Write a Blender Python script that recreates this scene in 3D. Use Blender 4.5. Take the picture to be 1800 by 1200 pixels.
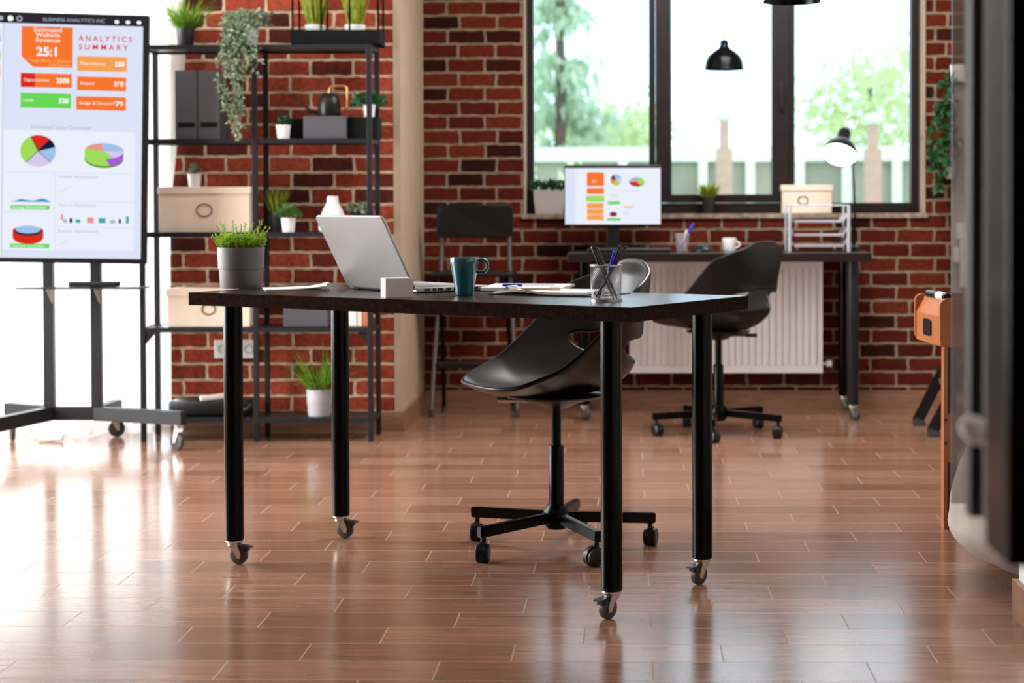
import bpy, bmesh, math, random
from mathutils import Vector, Matrix, Euler
PI = math.pi
random.seed(7)
S = bpy.context.scene
C = S.collection
for o in list(bpy.data.objects):
    bpy.data.objects.remove(o)

# ------------------------------------------------------------------ camera
F, CX, CY = 3151.27, 1033.02, 425.358
PITCH, YAW, ROLL, CAMH = 0.0229188, -0.0232655, -0.0026117, 1.0
fw = Vector((math.sin(YAW) * math.cos(PITCH), math.cos(YAW) * math.cos(PITCH), -math.sin(PITCH)))
rt = Vector((math.cos(YAW), -math.sin(YAW), 0))
up = rt.cross(fw)
rt2 = math.cos(ROLL) * rt + math.sin(ROLL) * up
up2 = -math.sin(ROLL) * rt + math.cos(ROLL) * up
cd = bpy.data.cameras.new('camera')
cam = bpy.data.objects.new('camera', cd)
C.objects.link(cam)
M = Matrix((rt2, up2, -fw)).transposed().to_4x4()
M.translation = (0, 0, CAMH)
cam.matrix_world = M
cd.sensor_width = 36
cd.lens = F / 1800 * 36
cd.shift_x = (900 - CX) / 1800
cd.shift_y = -(600 - CY) / 1800
cd.clip_start = 0.05
cd.dof.use_dof = True
cd.dof.focus_distance = 4.68
cd.dof.aperture_fstop = 3.8
S.camera = cam

# ------------------------------------------------------------------ light and exposure
world = bpy.data.worlds.new('world')
S.world = world
world.use_nodes = True
wn = world.node_tree
bg = wn.nodes['Background']
bg.inputs['Strength'].default_value = 2.9
wtc = wn.nodes.new('ShaderNodeTexCoord')
wsx = wn.nodes.new('ShaderNodeSeparateXYZ')
wrm = wn.nodes.new('ShaderNodeValToRGB')
wn.links.new(wtc.outputs['Generated'], wsx.inputs[0])
wn.links.new(wsx.outputs['Z'], wrm.inputs[0])
wn.links.new(wrm.outputs[0], bg.inputs['Color'])
wrm.color_ramp.elements[0].position = 0.0
wrm.color_ramp.elements[0].color = (0.55, 0.79, 1.0, 1)
wrm.color_ramp.elements[1].position = 0.6
wrm.color_ramp.elements[1].color = (0.80, 0.90, 1.0, 1)

def area(name, loc, rot, sx, sy, power, color=(1, 1, 1)):
    d = bpy.data.lights.new(name, 'AREA')
    d.shape = 'RECTANGLE'; d.size = sx; d.size_y = sy; d.energy = power; d.color = color
    o = bpy.data.objects.new(name, d); C.objects.link(o)
    o.location = loc; o.rotation_euler = rot
    return o
# daylight through the tall side window on the left and through the curtained window
area('side_window_daylight', (-4.16, 6.0, 1.45), (0, -PI / 2, 0), 2.2, 2.7, 340, (1.0, 0.98, 0.96))
area('curtain_window_daylight', (-3.06, 8.3, 1.35), (-PI / 2, 0, 0), 1.8, 2.4, 90, (1.0, 1.0, 0.98))
# unseen overhead fill, added to brighten the radiator and the back of the room
area('overhead_fill_light', (0.6, 6.9, 2.70), (0, 0, 0), 1.2, 1.0, 95, (1, 0.98, 0.95))

S.view_settings.view_transform = 'Standard'
S.view_settings.look = 'None'
S.view_settings.gamma = 1
S.view_settings.use_curve_mapping = False
S.view_settings.exposure = 0.0

def at(u, v, Y):
    """point of the measured photo pixel at world depth Y"""
    d = fw + rt2 * ((u - CX) / F) - up2 * ((v - CY) / F)
    d = d * (Y / d.y)
    return Vector((d.x, Y, d.z + CAMH))

# ------------------------------------------------------------------ materials
def new_mat(name):
    m = bpy.data.materials.new(name); m.use_nodes = True
    return m, m.node_tree, m.node_tree.nodes['Principled BSDF']

class N:
    def __init__(s, nt): s.nt = nt
    def node(s, t, **k):
        n = s.nt.nodes.new(t)
        for a, b in k.items(): setattr(n, a, b)
        return n
    def put(s, sock, v):
        if isinstance(v, bpy.types.NodeSocket): s.nt.links.new(v, sock)
        elif isinstance(v, (tuple, list)) and len(v) == 3 and sock.type == 'RGBA': sock.default_value = (*v, 1)
        else: sock.default_value = v
    def m(s, op, a, b=None, c=None):
        n = s.node('ShaderNodeMath', operation=op)
        for i, v in enumerate((a, b, c)):
            if v is not None: s.put(n.inputs[i], v)
        return n.outputs[0]
    def vm(s, op, a, b=None):
        n = s.node('ShaderNodeVectorMath', operation=op)
        s.put(n.inputs[0], a)
        if b is not None: s.put(n.inputs[1], b)
        return n.outputs[0]
    def xyz(s, v):
        n = s.node('ShaderNodeSeparateXYZ'); s.put(n.inputs[0], v); return n.outputs
    def comb(s, x, y, z):
        n = s.node('ShaderNodeCombineXYZ')
        for i, v in enumerate((x, y, z)): s.put(n.inputs[i], v)
        return n.outputs[0]
    def noise(s, vec, scale, detail=3, col=False, rough=0.5):
        n = s.node('ShaderNodeTexNoise'); s.put(n.inputs['Vector'], vec)
        n.inputs['Scale'].default_value = scale; n.inputs['Detail'].default_value = detail
        n.inputs['Roughness'].default_value = rough
        return n.outputs['Color' if col else 'Fac']
    def white(s, vec):
        n = s.node('ShaderNodeTexWhiteNoise', noise_dimensions='3D'); s.put(n.inputs['Vector'], vec)
        return n.outputs['Value']
    def ramp(s, f, stops, interp='LINEAR'):
        n = s.node('ShaderNodeValToRGB'); s.put(n.inputs[0], f)
        cr = n.color_ramp; cr.interpolation = interp
        while len(cr.elements) < len(stops): cr.elements.new(0.5)
        for e, (p, c) in zip(cr.elements, stops): e.position = p; e.color = (*c, 1)
        return n.outputs[0]
    def mix(s, f, a, b, blend='MIX'):
        n = s.node('ShaderNodeMix', data_type='RGBA', blend_type=blend)
        s.put(n.inputs[0], f); s.put(n.inputs[6], a); s.put(n.inputs[7], b)
        return n.outputs[2]
    def mr(s, v, a, b, c=0.0, d=1.0):
        n = s.node('ShaderNodeMapRange'); s.put(n.inputs[0], v)
        for i, q in enumerate((a, b, c, d)): s.put(n.inputs[i + 1], q)
        return n.outputs[0]
    def bump(s, h, strength, dist):
        n = s.node('ShaderNodeBump'); s.put(n.inputs['Height'], h)
        n.inputs['Strength'].default_value = strength; n.inputs['Distance'].default_value = dist
        return n.outputs[0]

def mat(name, col, rough=0.5, metal=0.0, var=0.12, scale=12, bump=0.0, spec=0.5, trans=0.0, sheen=0.0, coat=0.0):
    m, nt, p = new_mat(name); n = N(nt)
    tc = n.node('ShaderNodeTexCoord').outputs['Object']
    f = n.noise(tc, scale, 4)
    lo = tuple(c * (1 - var) for c in col); hi = tuple(min(1, c * (1 + var)) for c in col)
    n.put(p.inputs['Base Color'], n.ramp(f, [(0.3, lo), (0.7, hi)]))
    p.inputs['Roughness'].default_value = rough; p.inputs['Metallic'].default_value = metal
    p.inputs['Specular IOR Level'].default_value = spec
    p.inputs['Coat Weight'].default_value = coat
    if bump: n.put(p.inputs['Normal'], n.bump(n.noise(tc, scale * 12, 3), bump, 0.002))
    if trans: p.inputs['Transmission Weight'].default_value = trans
    return m

def leafmat(name, a, b, tr=0.35):
    m, nt, p = new_mat(name); n = N(nt)
    pos = n.node('ShaderNodeNewGeometry').outputs['Position']
    col = n.ramp(n.noise(pos, 45, 2), [(0.3, a), (0.7, b)])
    n.put(p.inputs['Base Color'], col); p.inputs['Roughness'].default_value = 0.5
    t = n.node('ShaderNodeBsdfTranslucent'); n.put(t.inputs[0], col)
    mx = n.node('ShaderNodeMixShader'); mx.inputs[0].default_value = tr
    nt.links.new(p.outputs[0], mx.inputs[1]); nt.links.new(t.outputs[0], mx.inputs[2])
    nt.links.new(mx.outputs[0], nt.nodes['Material Output'].inputs[0])
    return m

def emit(name, col, st=1.0):
    m = bpy.data.materials.new(name); m.use_nodes = True; nt = m.node_tree; nt.nodes.clear(); n = N(nt)
    e = n.node('ShaderNodeEmission'); e.inputs[0].default_value = (*col, 1); e.inputs[1].default_value = st
    o = n.node('ShaderNodeOutputMaterial'); nt.links.new(e.outputs[0], o.inputs[0])
    return m

def srgb(r, g, b):
    f = lambda c: (c / 255 / 12.92) if c / 255 <= 0.04045 else ((c / 255 + 0.055) / 1.055) ** 2.4
    return (f(r), f(g), f(b))

def brick_mat(name, z0, h, w, x0, off, axis=0, tone=1.0):
    m, nt, p = new_mat(name); n = N(nt)
    pos = n.node('ShaderNodeNewGeometry').outputs['Position']
    d = n.xyz(n.noise(pos, 22, 2, col=True))
    P = n.xyz(pos)
    x = n.m('ADD', P[axis], n.m('MULTIPLY', n.m('SUBTRACT', d[0], 0.5), 0.014))
    z = n.m('ADD', P[2], n.m('MULTIPLY', n.m('SUBTRACT', d[1], 0.5), 0.012))
    rz = n.m('DIVIDE', n.m('SUBTRACT', z, z0), h)
    row = n.m('FLOOR', rz)
    par = n.m('FLOORED_MODULO', row, 2.0)
    xr = n.m('ADD', n.m('DIVIDE', n.m('SUBTRACT', x, x0), w), n.m('MULTIPLY', par, off))
    xr = n.m('ADD', xr, n.m('MULTIPLY', n.m('SUBTRACT', n.white(n.comb(row, 3.0, 1.0)), 0.5), 0.07))
    colm = n.m('FLOOR', xr)
    fx = n.m('MULTIPLY', n.m('FRACT', xr), w); fz = n.m('MULTIPLY', n.m('FRACT', rz), h)
    r, g = 0.007, 0.0058
    qx = n.m('MAXIMUM', n.m('SUBTRACT', n.m('ABSOLUTE', n.m('SUBTRACT', fx, w / 2)), w / 2 - g - r), 0.0)
    qz = n.m('MAXIMUM', n.m('SUBTRACT', n.m('ABSOLUTE', n.m('SUBTRACT', fz, h / 2)), h / 2 - g - r), 0.0)
    dd = n.m('SUBTRACT', n.m('SQRT', n.m('ADD', n.m('MULTIPLY', qx, qx), n.m('MULTIPLY', qz, qz))), r)
    mask = n.mr(dd, 0.0015, -0.0015)
    rnd = n.white(n.comb(colm, row, 0.5))
    bc = n.ramp(rnd, [(0.0, (0.055, 0.012, 0.009)), (0.10, (0.08, 0.016, 0.011)), (0.16, (0.15, 0.024, 0.013)),
                      (0.6, (0.24, 0.038, 0.019)), (1.0, (0.33, 0.065, 0.032))])
    grain = n.noise(pos, 60, 4)
    bc = n.mix(1.0, bc, n.ramp(grain, [(0.25, (0.62, 0.62, 0.62)), (0.75, (1.3, 1.25, 1.2))]), 'MULTIPLY')
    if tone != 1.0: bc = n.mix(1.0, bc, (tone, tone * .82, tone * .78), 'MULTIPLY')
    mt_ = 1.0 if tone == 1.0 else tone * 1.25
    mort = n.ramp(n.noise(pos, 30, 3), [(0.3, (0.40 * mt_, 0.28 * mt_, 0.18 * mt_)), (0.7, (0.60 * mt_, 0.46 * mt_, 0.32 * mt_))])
    n.put(p.inputs['Base Color'], n.mix(mask, mort, bc))
    p.inputs['Roughness'].default_value = 0.9; p.inputs['Specular IOR Level'].default_value = 0.12
    n.put(p.inputs['Normal'], n.bump(n.m('ADD', mask, n.m('MULTIPLY', grain, 0.4)), 0.7, 0.006))
    return m

def floor_mat():
    m, nt, p = new_mat('wood_look_floor_tile'); n = N(nt)
    pos = n.node('ShaderNodeNewGeometry').outputs['Position']; P = n.xyz(pos)
    v = n.m('DIVIDE', n.m('SUBTRACT', 5.5625, P[1]), 0.153847)
    k = n.m('FLOOR', v)
    xx = n.m('DIVIDE', n.m('ADD', n.m('SUBTRACT', P[0], 0.357), n.m('MULTIPLY', k, 0.15417)), 0.4625)
    c = n.m('FLOOR', xx)
    fx = n.m('MULTIPLY', n.m('SUBTRACT', 0.5, n.m('ABSOLUTE', n.m('SUBTRACT', n.m('FRACT', xx), 0.5))), 0.4625)
    fy = n.m('MULTIPLY', n.m('SUBTRACT', 0.5, n.m('ABSOLUTE', n.m('SUBTRACT', n.m('FRACT', v), 0.5))), 0.153847)
    e = n.m('MINIMUM', fx, fy)
    mask = n.mr(e, 0.0009, 0.0017)
    rnd = n.white(n.comb(c, k, 0.3))
    base = n.ramp(rnd, [(0.0, (0.195, 0.095, 0.058)), (0.5, (0.24, 0.121, 0.076)), (1.0, (0.285, 0.15, 0.098))])
    gp = n.comb(n.m('ADD', n.m('MULTIPLY', P[0], 2.2), n.m('MULTIPLY', rnd, 40)), n.m('MULTIPLY', P[1], 34), 0.0)
    g1 = n.noise(gp, 1.6, 5, rough=0.6)
    g2 = n.noise(n.comb(n.m('MULTIPLY', P[0], 5), n.m('MULTIPLY', P[1], 16), rnd), 1.8, 3)
    base = n.mix(1.0, base, n.ramp(g1, [(0.25, (0.66, 0.62, 0.6)), (0.75, (1.28, 1.25, 1.22))]), 'MULTIPLY')
    base = n.mix(1.0, base, n.ramp(g2, [(0.24, (0.45, 0.42, 0.42)), (0.36, (1, 1, 1))]), 'MULTIPLY')
    n.put(p.inputs['Base Color'], n.mix(mask, (0.26, 0.165, 0.115), base))
    n.put(p.inputs['Roughness'], n.mix(mask, (0.8, 0.8, 0.8), n.ramp(g1, [(0.2, (0.15, 0.15, 0.15)), (0.8, (0.21, 0.21, 0.21))])))
    p.inputs['Specular IOR Level'].default_value = 0.85
    n.put(p.inputs['Normal'], n.bump(n.m('ADD', mask, n.m('MULTIPLY', g1, 0.15)), 0.3, 0.002))
    return m

def wood_mat(name, a, b, rough=0.4, sx=3.0, sy=40.0, spec=0.5):
    m, nt, p = new_mat(name); n = N(nt)
    P = n.xyz(n.node('ShaderNodeTexCoord').outputs['Object'])
    v = n.comb(n.m('MULTIPLY', P[0], sx), n.m('MULTIPLY', P[1], sy), n.m('MULTIPLY', P[2], sy))
    g = n.noise(v, 2.0, 5, rough=0.65)
    n.put(p.inputs['Base Color'], n.ramp(g, [(0.3, a), (0.7, b)]))
    p.inputs['Roughness'].default_value = rough; p.inputs['Specular IOR Level'].default_value = spec
    n.put(p.inputs['Normal'], n.bump(g, 0.15, 0.001))
    return m

def glass_mat(name, tint=(1, 1, 1), gloss=0.06, rough=0.0, haze=0.0, hazecol=(0.5, 0.48, 0.47)):
    m = bpy.data.materials.new(name); m.use_nodes = True; nt = m.node_tree; nt.nodes.clear(); n = N(nt)
    t = n.node('ShaderNodeBsdfTransparent'); t.inputs[0].default_value = (*tint, 1)
    g = n.node('ShaderNodeBsdfGlossy'); g.inputs['Roughness'].default_value = rough
    lw = n.node('ShaderNodeLayerWeight'); lw.inputs[0].default_value = 0.25
    mx = n.node('ShaderNodeMixShader')
    fac = n.m('MAXIMUM', n.m('MULTIPLY', lw.outputs['Fresnel'], 0.8), gloss)
    nt.links.new(fac, mx.inputs[0]); nt.links.new(t.outputs[0], mx.inputs[1]); nt.links.new(g.outputs[0], mx.inputs[2])
    out = mx.outputs[0]
    if haze:
        d = n.node('ShaderNodeBsdfDiffuse'); pos = n.node('ShaderNodeNewGeometry').outputs['Position']
        n.put(d.inputs[0], n.ramp(n.noise(pos, 3, 2), [(0.3, tuple(c * 0.85 for c in hazecol)), (0.7, hazecol)]))
        m2 = n.node('ShaderNodeMixShader'); m2.inputs[0].default_value = haze
        nt.links.new(out, m2.inputs[1]); nt.links.new(d.outputs[0], m2.inputs[2]); out = m2.outputs[0]
    o = n.node('ShaderNodeOutputMaterial'); nt.links.new(out, o.inputs[0])
    return m

def curtain_mat():
    m = bpy.data.materials.new('sheer_white_curtain'); m.use_nodes = True; nt = m.node_tree; nt.nodes.clear(); n = N(nt)
    pos = n.node('ShaderNodeNewGeometry').outputs['Position']
    col = n.ramp(n.noise(pos, 200, 2), [(0.3, (0.86, 0.86, 0.85)), (0.7, (0.95, 0.95, 0.94))])
    d = n.node('ShaderNodeBsdfDiffuse'); t = n.node('ShaderNodeBsdfTranslucent'); a = n.node('ShaderNodeBsdfTransparent')
    n.put(d.inputs[0], col); n.put(t.inputs[0], col)
    m1 = n.node('ShaderNodeMixShader'); m1.inputs[0].default_value = 0.6
    nt.links.new(d.outputs[0], m1.inputs[1]); nt.links.new(t.outputs[0], m1.inputs[2])
    m2 = n.node('ShaderNodeMixShader'); m2.inputs[0].default_value = 0.14
    nt.links.new(m1.outputs[0], m2.inputs[1]); nt.links.new(a.outputs[0], m2.inputs[2])
    o = n.node('ShaderNodeOutputMaterial'); nt.links.new(m2.outputs[0], o.inputs[0])
    return m

MT = dict(
    brickL=brick_mat('red_brick_left', 1.6125, 0.0693, 0.1865, -1.467, 0.55),
    brickB=brick_mat('red_brick_back_shaded', 1.6865, 0.0686, 0.1795, -0.816, 0.333, tone=0.36),  # same brick darkened in colour, standing in for shade on the back wall
    floor=floor_mat(),
    plaster=mat('beige_plaster', (0.39, 0.29, 0.20), 0.8, bump=0.2, var=0.05),
    white=mat('white_wall_paint', (0.75, 0.73, 0.70), 0.8, bump=0.1, var=0.03),
    grey_wall=mat('grey_wall_paint', (0.42, 0.40, 0.38), 0.8, bump=0.1, var=0.05),
    base=wood_mat('skirting_tile', (0.16, 0.075, 0.04), (0.30, 0.15, 0.085), 0.45, 3, 25),
    frame=mat('dark_brown_window_frame', (0.014, 0.009, 0.0085), 0.4, var=0.2, spec=0.3),
    stone=mat('stone_sill', (0.26, 0.19, 0.14), 0.7, bump=0.3, var=0.45, scale=34),
    blackwood=wood_mat('black_brown_desktop', (0.006, 0.004, 0.0035), (0.018, 0.011, 0.0095), 0.26, 2.5, 60, spec=0.4),
    edgeband=wood_mat('dark_edge_band', (0.008, 0.0045, 0.004), (0.028, 0.016, 0.013), 0.8, 60, 60, spec=0.0),
    blackmetal=mat('black_powder_coat', (0.0012, 0.0011, 0.0011), 0.22, var=0.15, spec=0.12),
    rackmetal=mat('charcoal_rack_steel', (0.014, 0.0135, 0.017), 0.40, var=0.12, spec=0.3),
    chrome=mat('zinc_steel', (0.62, 0.60, 0.57), 0.28, metal=1.0, var=0.08),
    rubber=mat('dark_rubber', (0.035, 0.033, 0.034), 0.5, var=0.15),
    plastic=mat('black_shell_plastic', (0.005, 0.0045, 0.0045), 0.33, var=0.1, spec=0.28),
    blackpl=mat('black_plastic', (0.007, 0.007, 0.0075), 0.35, var=0.15, spec=0.3),
    aluminium=mat('silver_laptop_shell', (0.42, 0.395, 0.39), 0.38, metal=0.3, var=0.03),
    keys=mat('laptop_keyboard', (0.20, 0.20, 0.21), 0.5),
    teal=mat('teal_glaze', (0.002, 0.088, 0.118), 0.12, var=0.04, coat=0.6),
    tealin=mat('teal_glaze_inside', (0.02, 0.20, 0.24), 0.15, var=0.04),
    paper=mat('white_paper', (0.86, 0.86, 0.86), 0.7, var=0.02),
    boxw=mat('white_carton', (0.62, 0.56, 0.52), 0.6, var=0.03),
    potgrey=mat('grey_stoneware', (0.10, 0.088, 0.084), 0.55, var=0.05),
    potlight=mat('light_grey_stoneware', (0.42, 0.41, 0.43), 0.55, var=0.05),
    potwhite=mat('white_ceramic', (0.80, 0.79, 0.78), 0.35, var=0.03),
    potblack=mat('black_pot', (0.02, 0.02, 0.022), 0.5),
    soil=mat('dark_soil', (0.03, 0.02, 0.012), 0.9, var=0.4, scale=60),
    mesh=mat('silver_mesh_wire', (0.36, 0.34, 0.36), 0.35, metal=0.8, var=0.08),
    blue=mat('blue_pen_plastic', (0.02, 0.02, 0.55), 0.3),
    clearpl=glass_mat('clear_pen_barrel', (0.85, 0.9, 0.95), 0.1, 0.1, 0.3, (0.8, 0.85, 0.9)),
    kraft=mat('beige_box_board', (0.80, 0.665, 0.53), 0.7, var=0.03),
    charcoal=mat('charcoal_board', (0.065, 0.062, 0.072), 0.6, var=0.06),
    blackbd=mat('black_board', (0.005, 0.005, 0.005), 0.7, var=0.1, spec=0.1),
    copper=mat('copper_handle', (0.75, 0.34, 0.13), 0.3, metal=0.8, var=0.05),
    radiator=mat('radiator_enamel', (0.92, 0.89, 0.87), 0.4, var=0.02),
    orange=wood_mat('orange_beech_board', (0.33, 0.10, 0.025), (0.41, 0.135, 0.040), 0.45, 3, 22),
    flange=mat('dark_brown_board', (0.05, 0.018, 0.009), 0.6),
    edgewood=mat('pale_board_edge', (0.62, 0.30, 0.16), 0.5),
    fabric=mat('light_beanbag_cloth', (0.55, 0.49, 0.44), 0.9, bump=0.3, var=0.06, scale=8),
    glass=glass_mat('window_glass', (0.97, 0.99, 0.98)),
    acrylic=glass_mat('clear_acrylic', (0.86, 0.86, 0.9), 0.16, 0.05, 0.42, (0.72, 0.72, 0.78)),
    screen_glass=glass_mat('hazy_screen_glass', (0.80, 0.78, 0.77), 0.04, 0.1, 0.34, (0.34, 0.31, 0.30)),  # grey diffuse haze mixed into the pane
    sash_glass=glass_mat('grey_haze_sash_glass', (0.80, 0.78, 0.77), 0.10, 0.15, 0.42, (0.40, 0.37, 0.36)),  # grey diffuse mix stands in for grazing reflections on the pane
    clearglass=glass_mat('clear_tumbler', (0.9, 0.88, 0.9), 0.12, 0.05, 0.15, (0.8, 0.75, 0.75)),
    curtain=curtain_mat(),
    bulb=emit('lamp_glow', (1.0, 0.97, 0.9), 4.0),
    lampwhite=mat('white_lamp_inside', (0.85, 0.85, 0.82), 0.4, var=0.02),
    leaf=leafmat('leaf_green', (0.03, 0.11, 0.015), (0.10, 0.25, 0.04)),
    leafdark=leafmat('leaf_deep_green', (0.008, 0.05, 0.012), (0.02, 0.12, 0.025)),
    leafmoss=leafmat('leaf_bright_green', (0.12, 0.26, 0.008), (0.36, 0.50, 0.03), 0.5),
    leafsage=leafmat('leaf_sage', (0.08, 0.17, 0.06), (0.42, 0.46, 0.34)),
    grass=leafmat('grass_blade', (0.08, 0.22, 0.01), (0.25, 0.42, 0.03)),
    grassyel=leafmat('yellow_grass_blade', (0.16, 0.26, 0.01), (0.50, 0.52, 0.05)),
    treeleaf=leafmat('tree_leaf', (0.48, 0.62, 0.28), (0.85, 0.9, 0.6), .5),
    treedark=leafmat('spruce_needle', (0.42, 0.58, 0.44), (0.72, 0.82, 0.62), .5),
    bark=mat('bark', (0.14, 0.10, 0.07), 0.9),
    fence=mat('white_fence_paint', (0.80, 0.84, 0.74), 0.7, var=0.03),
    fencepanel=mat('fence_panel', (0.36, 0.37, 0.29), 0.8, var=0.12, scale=2),
    pink=mat('pink_brick_post', (0.55, 0.36, 0.28), 0.8, var=0.08),
    ground=mat('gravel_ground', (0.5, 0.5, 0.35), 0.9, var=0.2, scale=2),
    handlewhite=mat('satin_white_handle', (0.92, 0.91, 0.89), 0.3),
    plantergrey=mat('pale_grey_planter', (0.36, 0.33, 0.32), 0.5, var=0.03),
    dullsteel=mat('dull_steel_tube', (0.22, 0.21, 0.20), 0.35, metal=0.8),
    barrel=mat('black_pen', (0.01, 0.008, 0.012), 0.25),
)

# ------------------------------------------------------------------ mesh helpers
class MB:
    def __init__(s): s.b = bmesh.new(); s.mats = []
    def mi(s, m):
        if m is None: return 0
        if m not in s.mats: s.mats.append(m)
        return s.mats.index(m)
    def _fin(s, vs, m, faces=None):
        if m is not None:
            i = s.mi(m)
            fs = faces if faces is not None else {f for v in vs for f in v.link_faces}
            for f in fs: f.material_index = i
    def box(s, c, d, m=None, rot=None, bev=0.0):
        r = bmesh.ops.create_cube(s.b, size=1.0); vs = r['verts']
        bmesh.ops.scale(s.b, vec=d, verts=vs)
        if bev:
            es = list({e for v in vs for e in v.link_edges})
            q = bmesh.ops.bevel(s.b, geom=es, offset=bev, segments=2, affect='EDGES', profile=0.5)
            vs = list({v for f in q['faces'] for v in f.verts} | {v for v in vs if v.is_valid})
        if rot is not None: bmesh.ops.rotate(s.b, cent=(0, 0, 0), matrix=Euler(rot).to_matrix(), verts=vs)
        bmesh.ops.translate(s.b, vec=c, verts=vs)
        s._fin(vs, m)
        return s
    def span(s, a, b, m=None, bev=0.0):
        c = [(x + y) / 2 for x, y in zip(a, b)]; d = [abs(y - x) for x, y in zip(a, b)]
        return s.box(c, d, m, None, bev)
    def cyl(s, p0, p1, r0, r1=None, seg=20, m=None, caps=True):
        p0 = Vector(p0); p1 = Vector(p1); r1 = r0 if r1 is None else r1
        L = (p1 - p0).length
        q = bmesh.ops.create_cone(s.b, cap_ends=caps, segments=seg, radius1=r0, radius2=r1, depth=L)
        R = (p1 - p0).normalized().to_track_quat('Z', 'Y').to_matrix()
        bmesh.ops.rotate(s.b, cent=(0, 0, 0), matrix=R, verts=q['verts'])
        bmesh.ops.translate(s.b, vec=(p0 + p1) / 2, verts=q['verts'])
        s._fin(q['verts'], m)
        return s
    def bar(s, p0, p1, w, h, m=None, bev=0.0, upv=(0, 0, 1)):
        p0 = Vector(p0); p1 = Vector(p1); d = p1 - p0; L = d.length; d.normalize()
        u = Vector(upv)
        sd = d.cross(u)
        if sd.length < 1e-4: sd = d.cross(Vector((0, 1, 0)))
        sd.normalize(); u = sd.cross(d)
        r = bmesh.ops.create_cube(s.b, size=1.0); vs = r['verts']
        bmesh.ops.scale(s.b, vec=(L, w, h), verts=vs)
        if bev:
            es = list({e for v in vs for e in v.link_edges})
            q = bmesh.ops.bevel(s.b, geom=es, offset=bev, segments=2, affect='EDGES')
            vs = list({v for f in q['faces'] for v in f.verts} | {v for v in vs if v.is_valid})
        Mx = Matrix((d, sd, u)).transposed()
        bmesh.ops.rotate(s.b, cent=(0, 0, 0), matrix=Mx, verts=vs)
        bmesh.ops.translate(s.b, vec=(p0 + p1) / 2, verts=vs)
        s._fin(vs, m)
        return s
    def lathe(s, prof, c=(0, 0, 0), seg=32, m=None, axis=None):
        rings = []
        R = Vector(axis).normalized().to_track_quat('Z', 'Y').to_matrix() if axis else Matrix.Identity(3)
        c = Vector(c)
        for r, z in prof:
            if r < 1e-6: rings.append([s.b.verts.new(c + R @ Vector((0, 0, z)))])
            else: rings.append([s.b.verts.new(c + R @ Vector((r * math.cos(2 * PI * i / seg), r * math.sin(2 * PI * i / seg), z))) for i in range(seg)])
        fs = []
        for a, b in zip(rings, rings[1:]):
            for i in range(seg):
                j = (i + 1) % seg
                if len(a) == 1 and len(b) == 1: continue
                if len(a) == 1: fs.append(s.b.faces.new((a[0], b[j], b[i])))
                elif len(b) == 1: fs.append(s.b.faces.new((a[i], a[j], b[0])))
                else: fs.append(s.b.faces.new((a[i], a[j], b[j], b[i])))
        s._fin(None, m, fs)
        return s
    def tube(s, pts, r, seg=8, m=None, closed=False):
        pts = [Vector(p) for p in pts]; n = len(pts); rings = []
        pn = None
        for i, p in enumerate(pts):
            if closed: t = pts[(i + 1) % n] - pts[i - 1]
            else: t = pts[min(i + 1, n - 1)] - pts[max(i - 1, 0)]
            t.normalize()
            if pn is None:
                a = Vector((0, 0, 1)) if abs(t.z) < 0.9 else Vector((1, 0, 0))
                pn = t.cross(a).normalized()
            pn = (pn - t * pn.dot(t)).normalized(); q = t.cross(pn)
            rr = r[i] if isinstance(r, (list, tuple)) else r
            rings.append([s.b.verts.new(p + rr * (math.cos(2 * PI * k / seg) * pn + math.sin(2 * PI * k / seg) * q)) for k in range(seg)])
        fs = []
        rng = range(n if closed else n - 1)
        for i in rng:
            a, b = rings[i], rings[(i + 1) % n]
            for k in range(seg):
                fs.append(s.b.faces.new((a[k], a[(k + 1) % seg], b[(k + 1) % seg], b[k])))
        if not closed:
            fs.append(s.b.faces.new(rings[0])); fs.append(s.b.faces.new(rings[-1]))
        s._fin(None, m, fs)
        return s
    def prism(s, poly, axis, a, b, m=None):
        def pt(u, v, w): return {0: (w, u, v), 1: (u, w, v), 2: (u, v, w)}[axis]
        lo = [s.b.verts.new(pt(u, v, a)) for u, v in poly]; hi = [s.b.verts.new(pt(u, v, b)) for u, v in poly]
        fs = [s.b.faces.new(lo), s.b.faces.new(hi)]
        for i in range(len(poly)):
            j = (i + 1) % len(poly); fs.append(s.b.faces.new((lo[i], lo[j], hi[j], hi[i])))
        s._fin(None, m, fs)
        return s
    def poly(s, pts, m=None):
        f = s.b.faces.new([s.b.verts.new(p) for p in pts]); s._fin(None, m, [f]); return s
    def blade(s, p, d, L, w, bend, m=None, seg=4):
        d = Vector(d).normalized(); side = d.cross(Vector((0, 0, 1)))
        if side.length < 0.05: side = Vector((random.uniform(-1, 1), random.uniform(-1, 1), 0))
        side.normalize(); p = Vector(p); prev = None; fs = []
        h = Vector((d.x, d.y, 0));
        for i in range(seg + 1):
            t = i / seg
            c = p + d * L * t + (h * 0.8 - Vector((0, 0, 1))) * bend * L * t * t
            ww = w * (1 - t) ** 0.6 * 0.5
            if i == seg:
                v = s.b.verts.new(c); fs.append(s.b.faces.new((prev[0], prev[1], v)))
            else:
                cur = (s.b.verts.new(c - side * ww), s.b.verts.new(c + side * ww))
                if prev: fs.append(s.b.faces.new((prev[0], prev[1], cur[1], cur[0])))
                prev = cur
        s._fin(None, m, fs)
        return s
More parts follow.
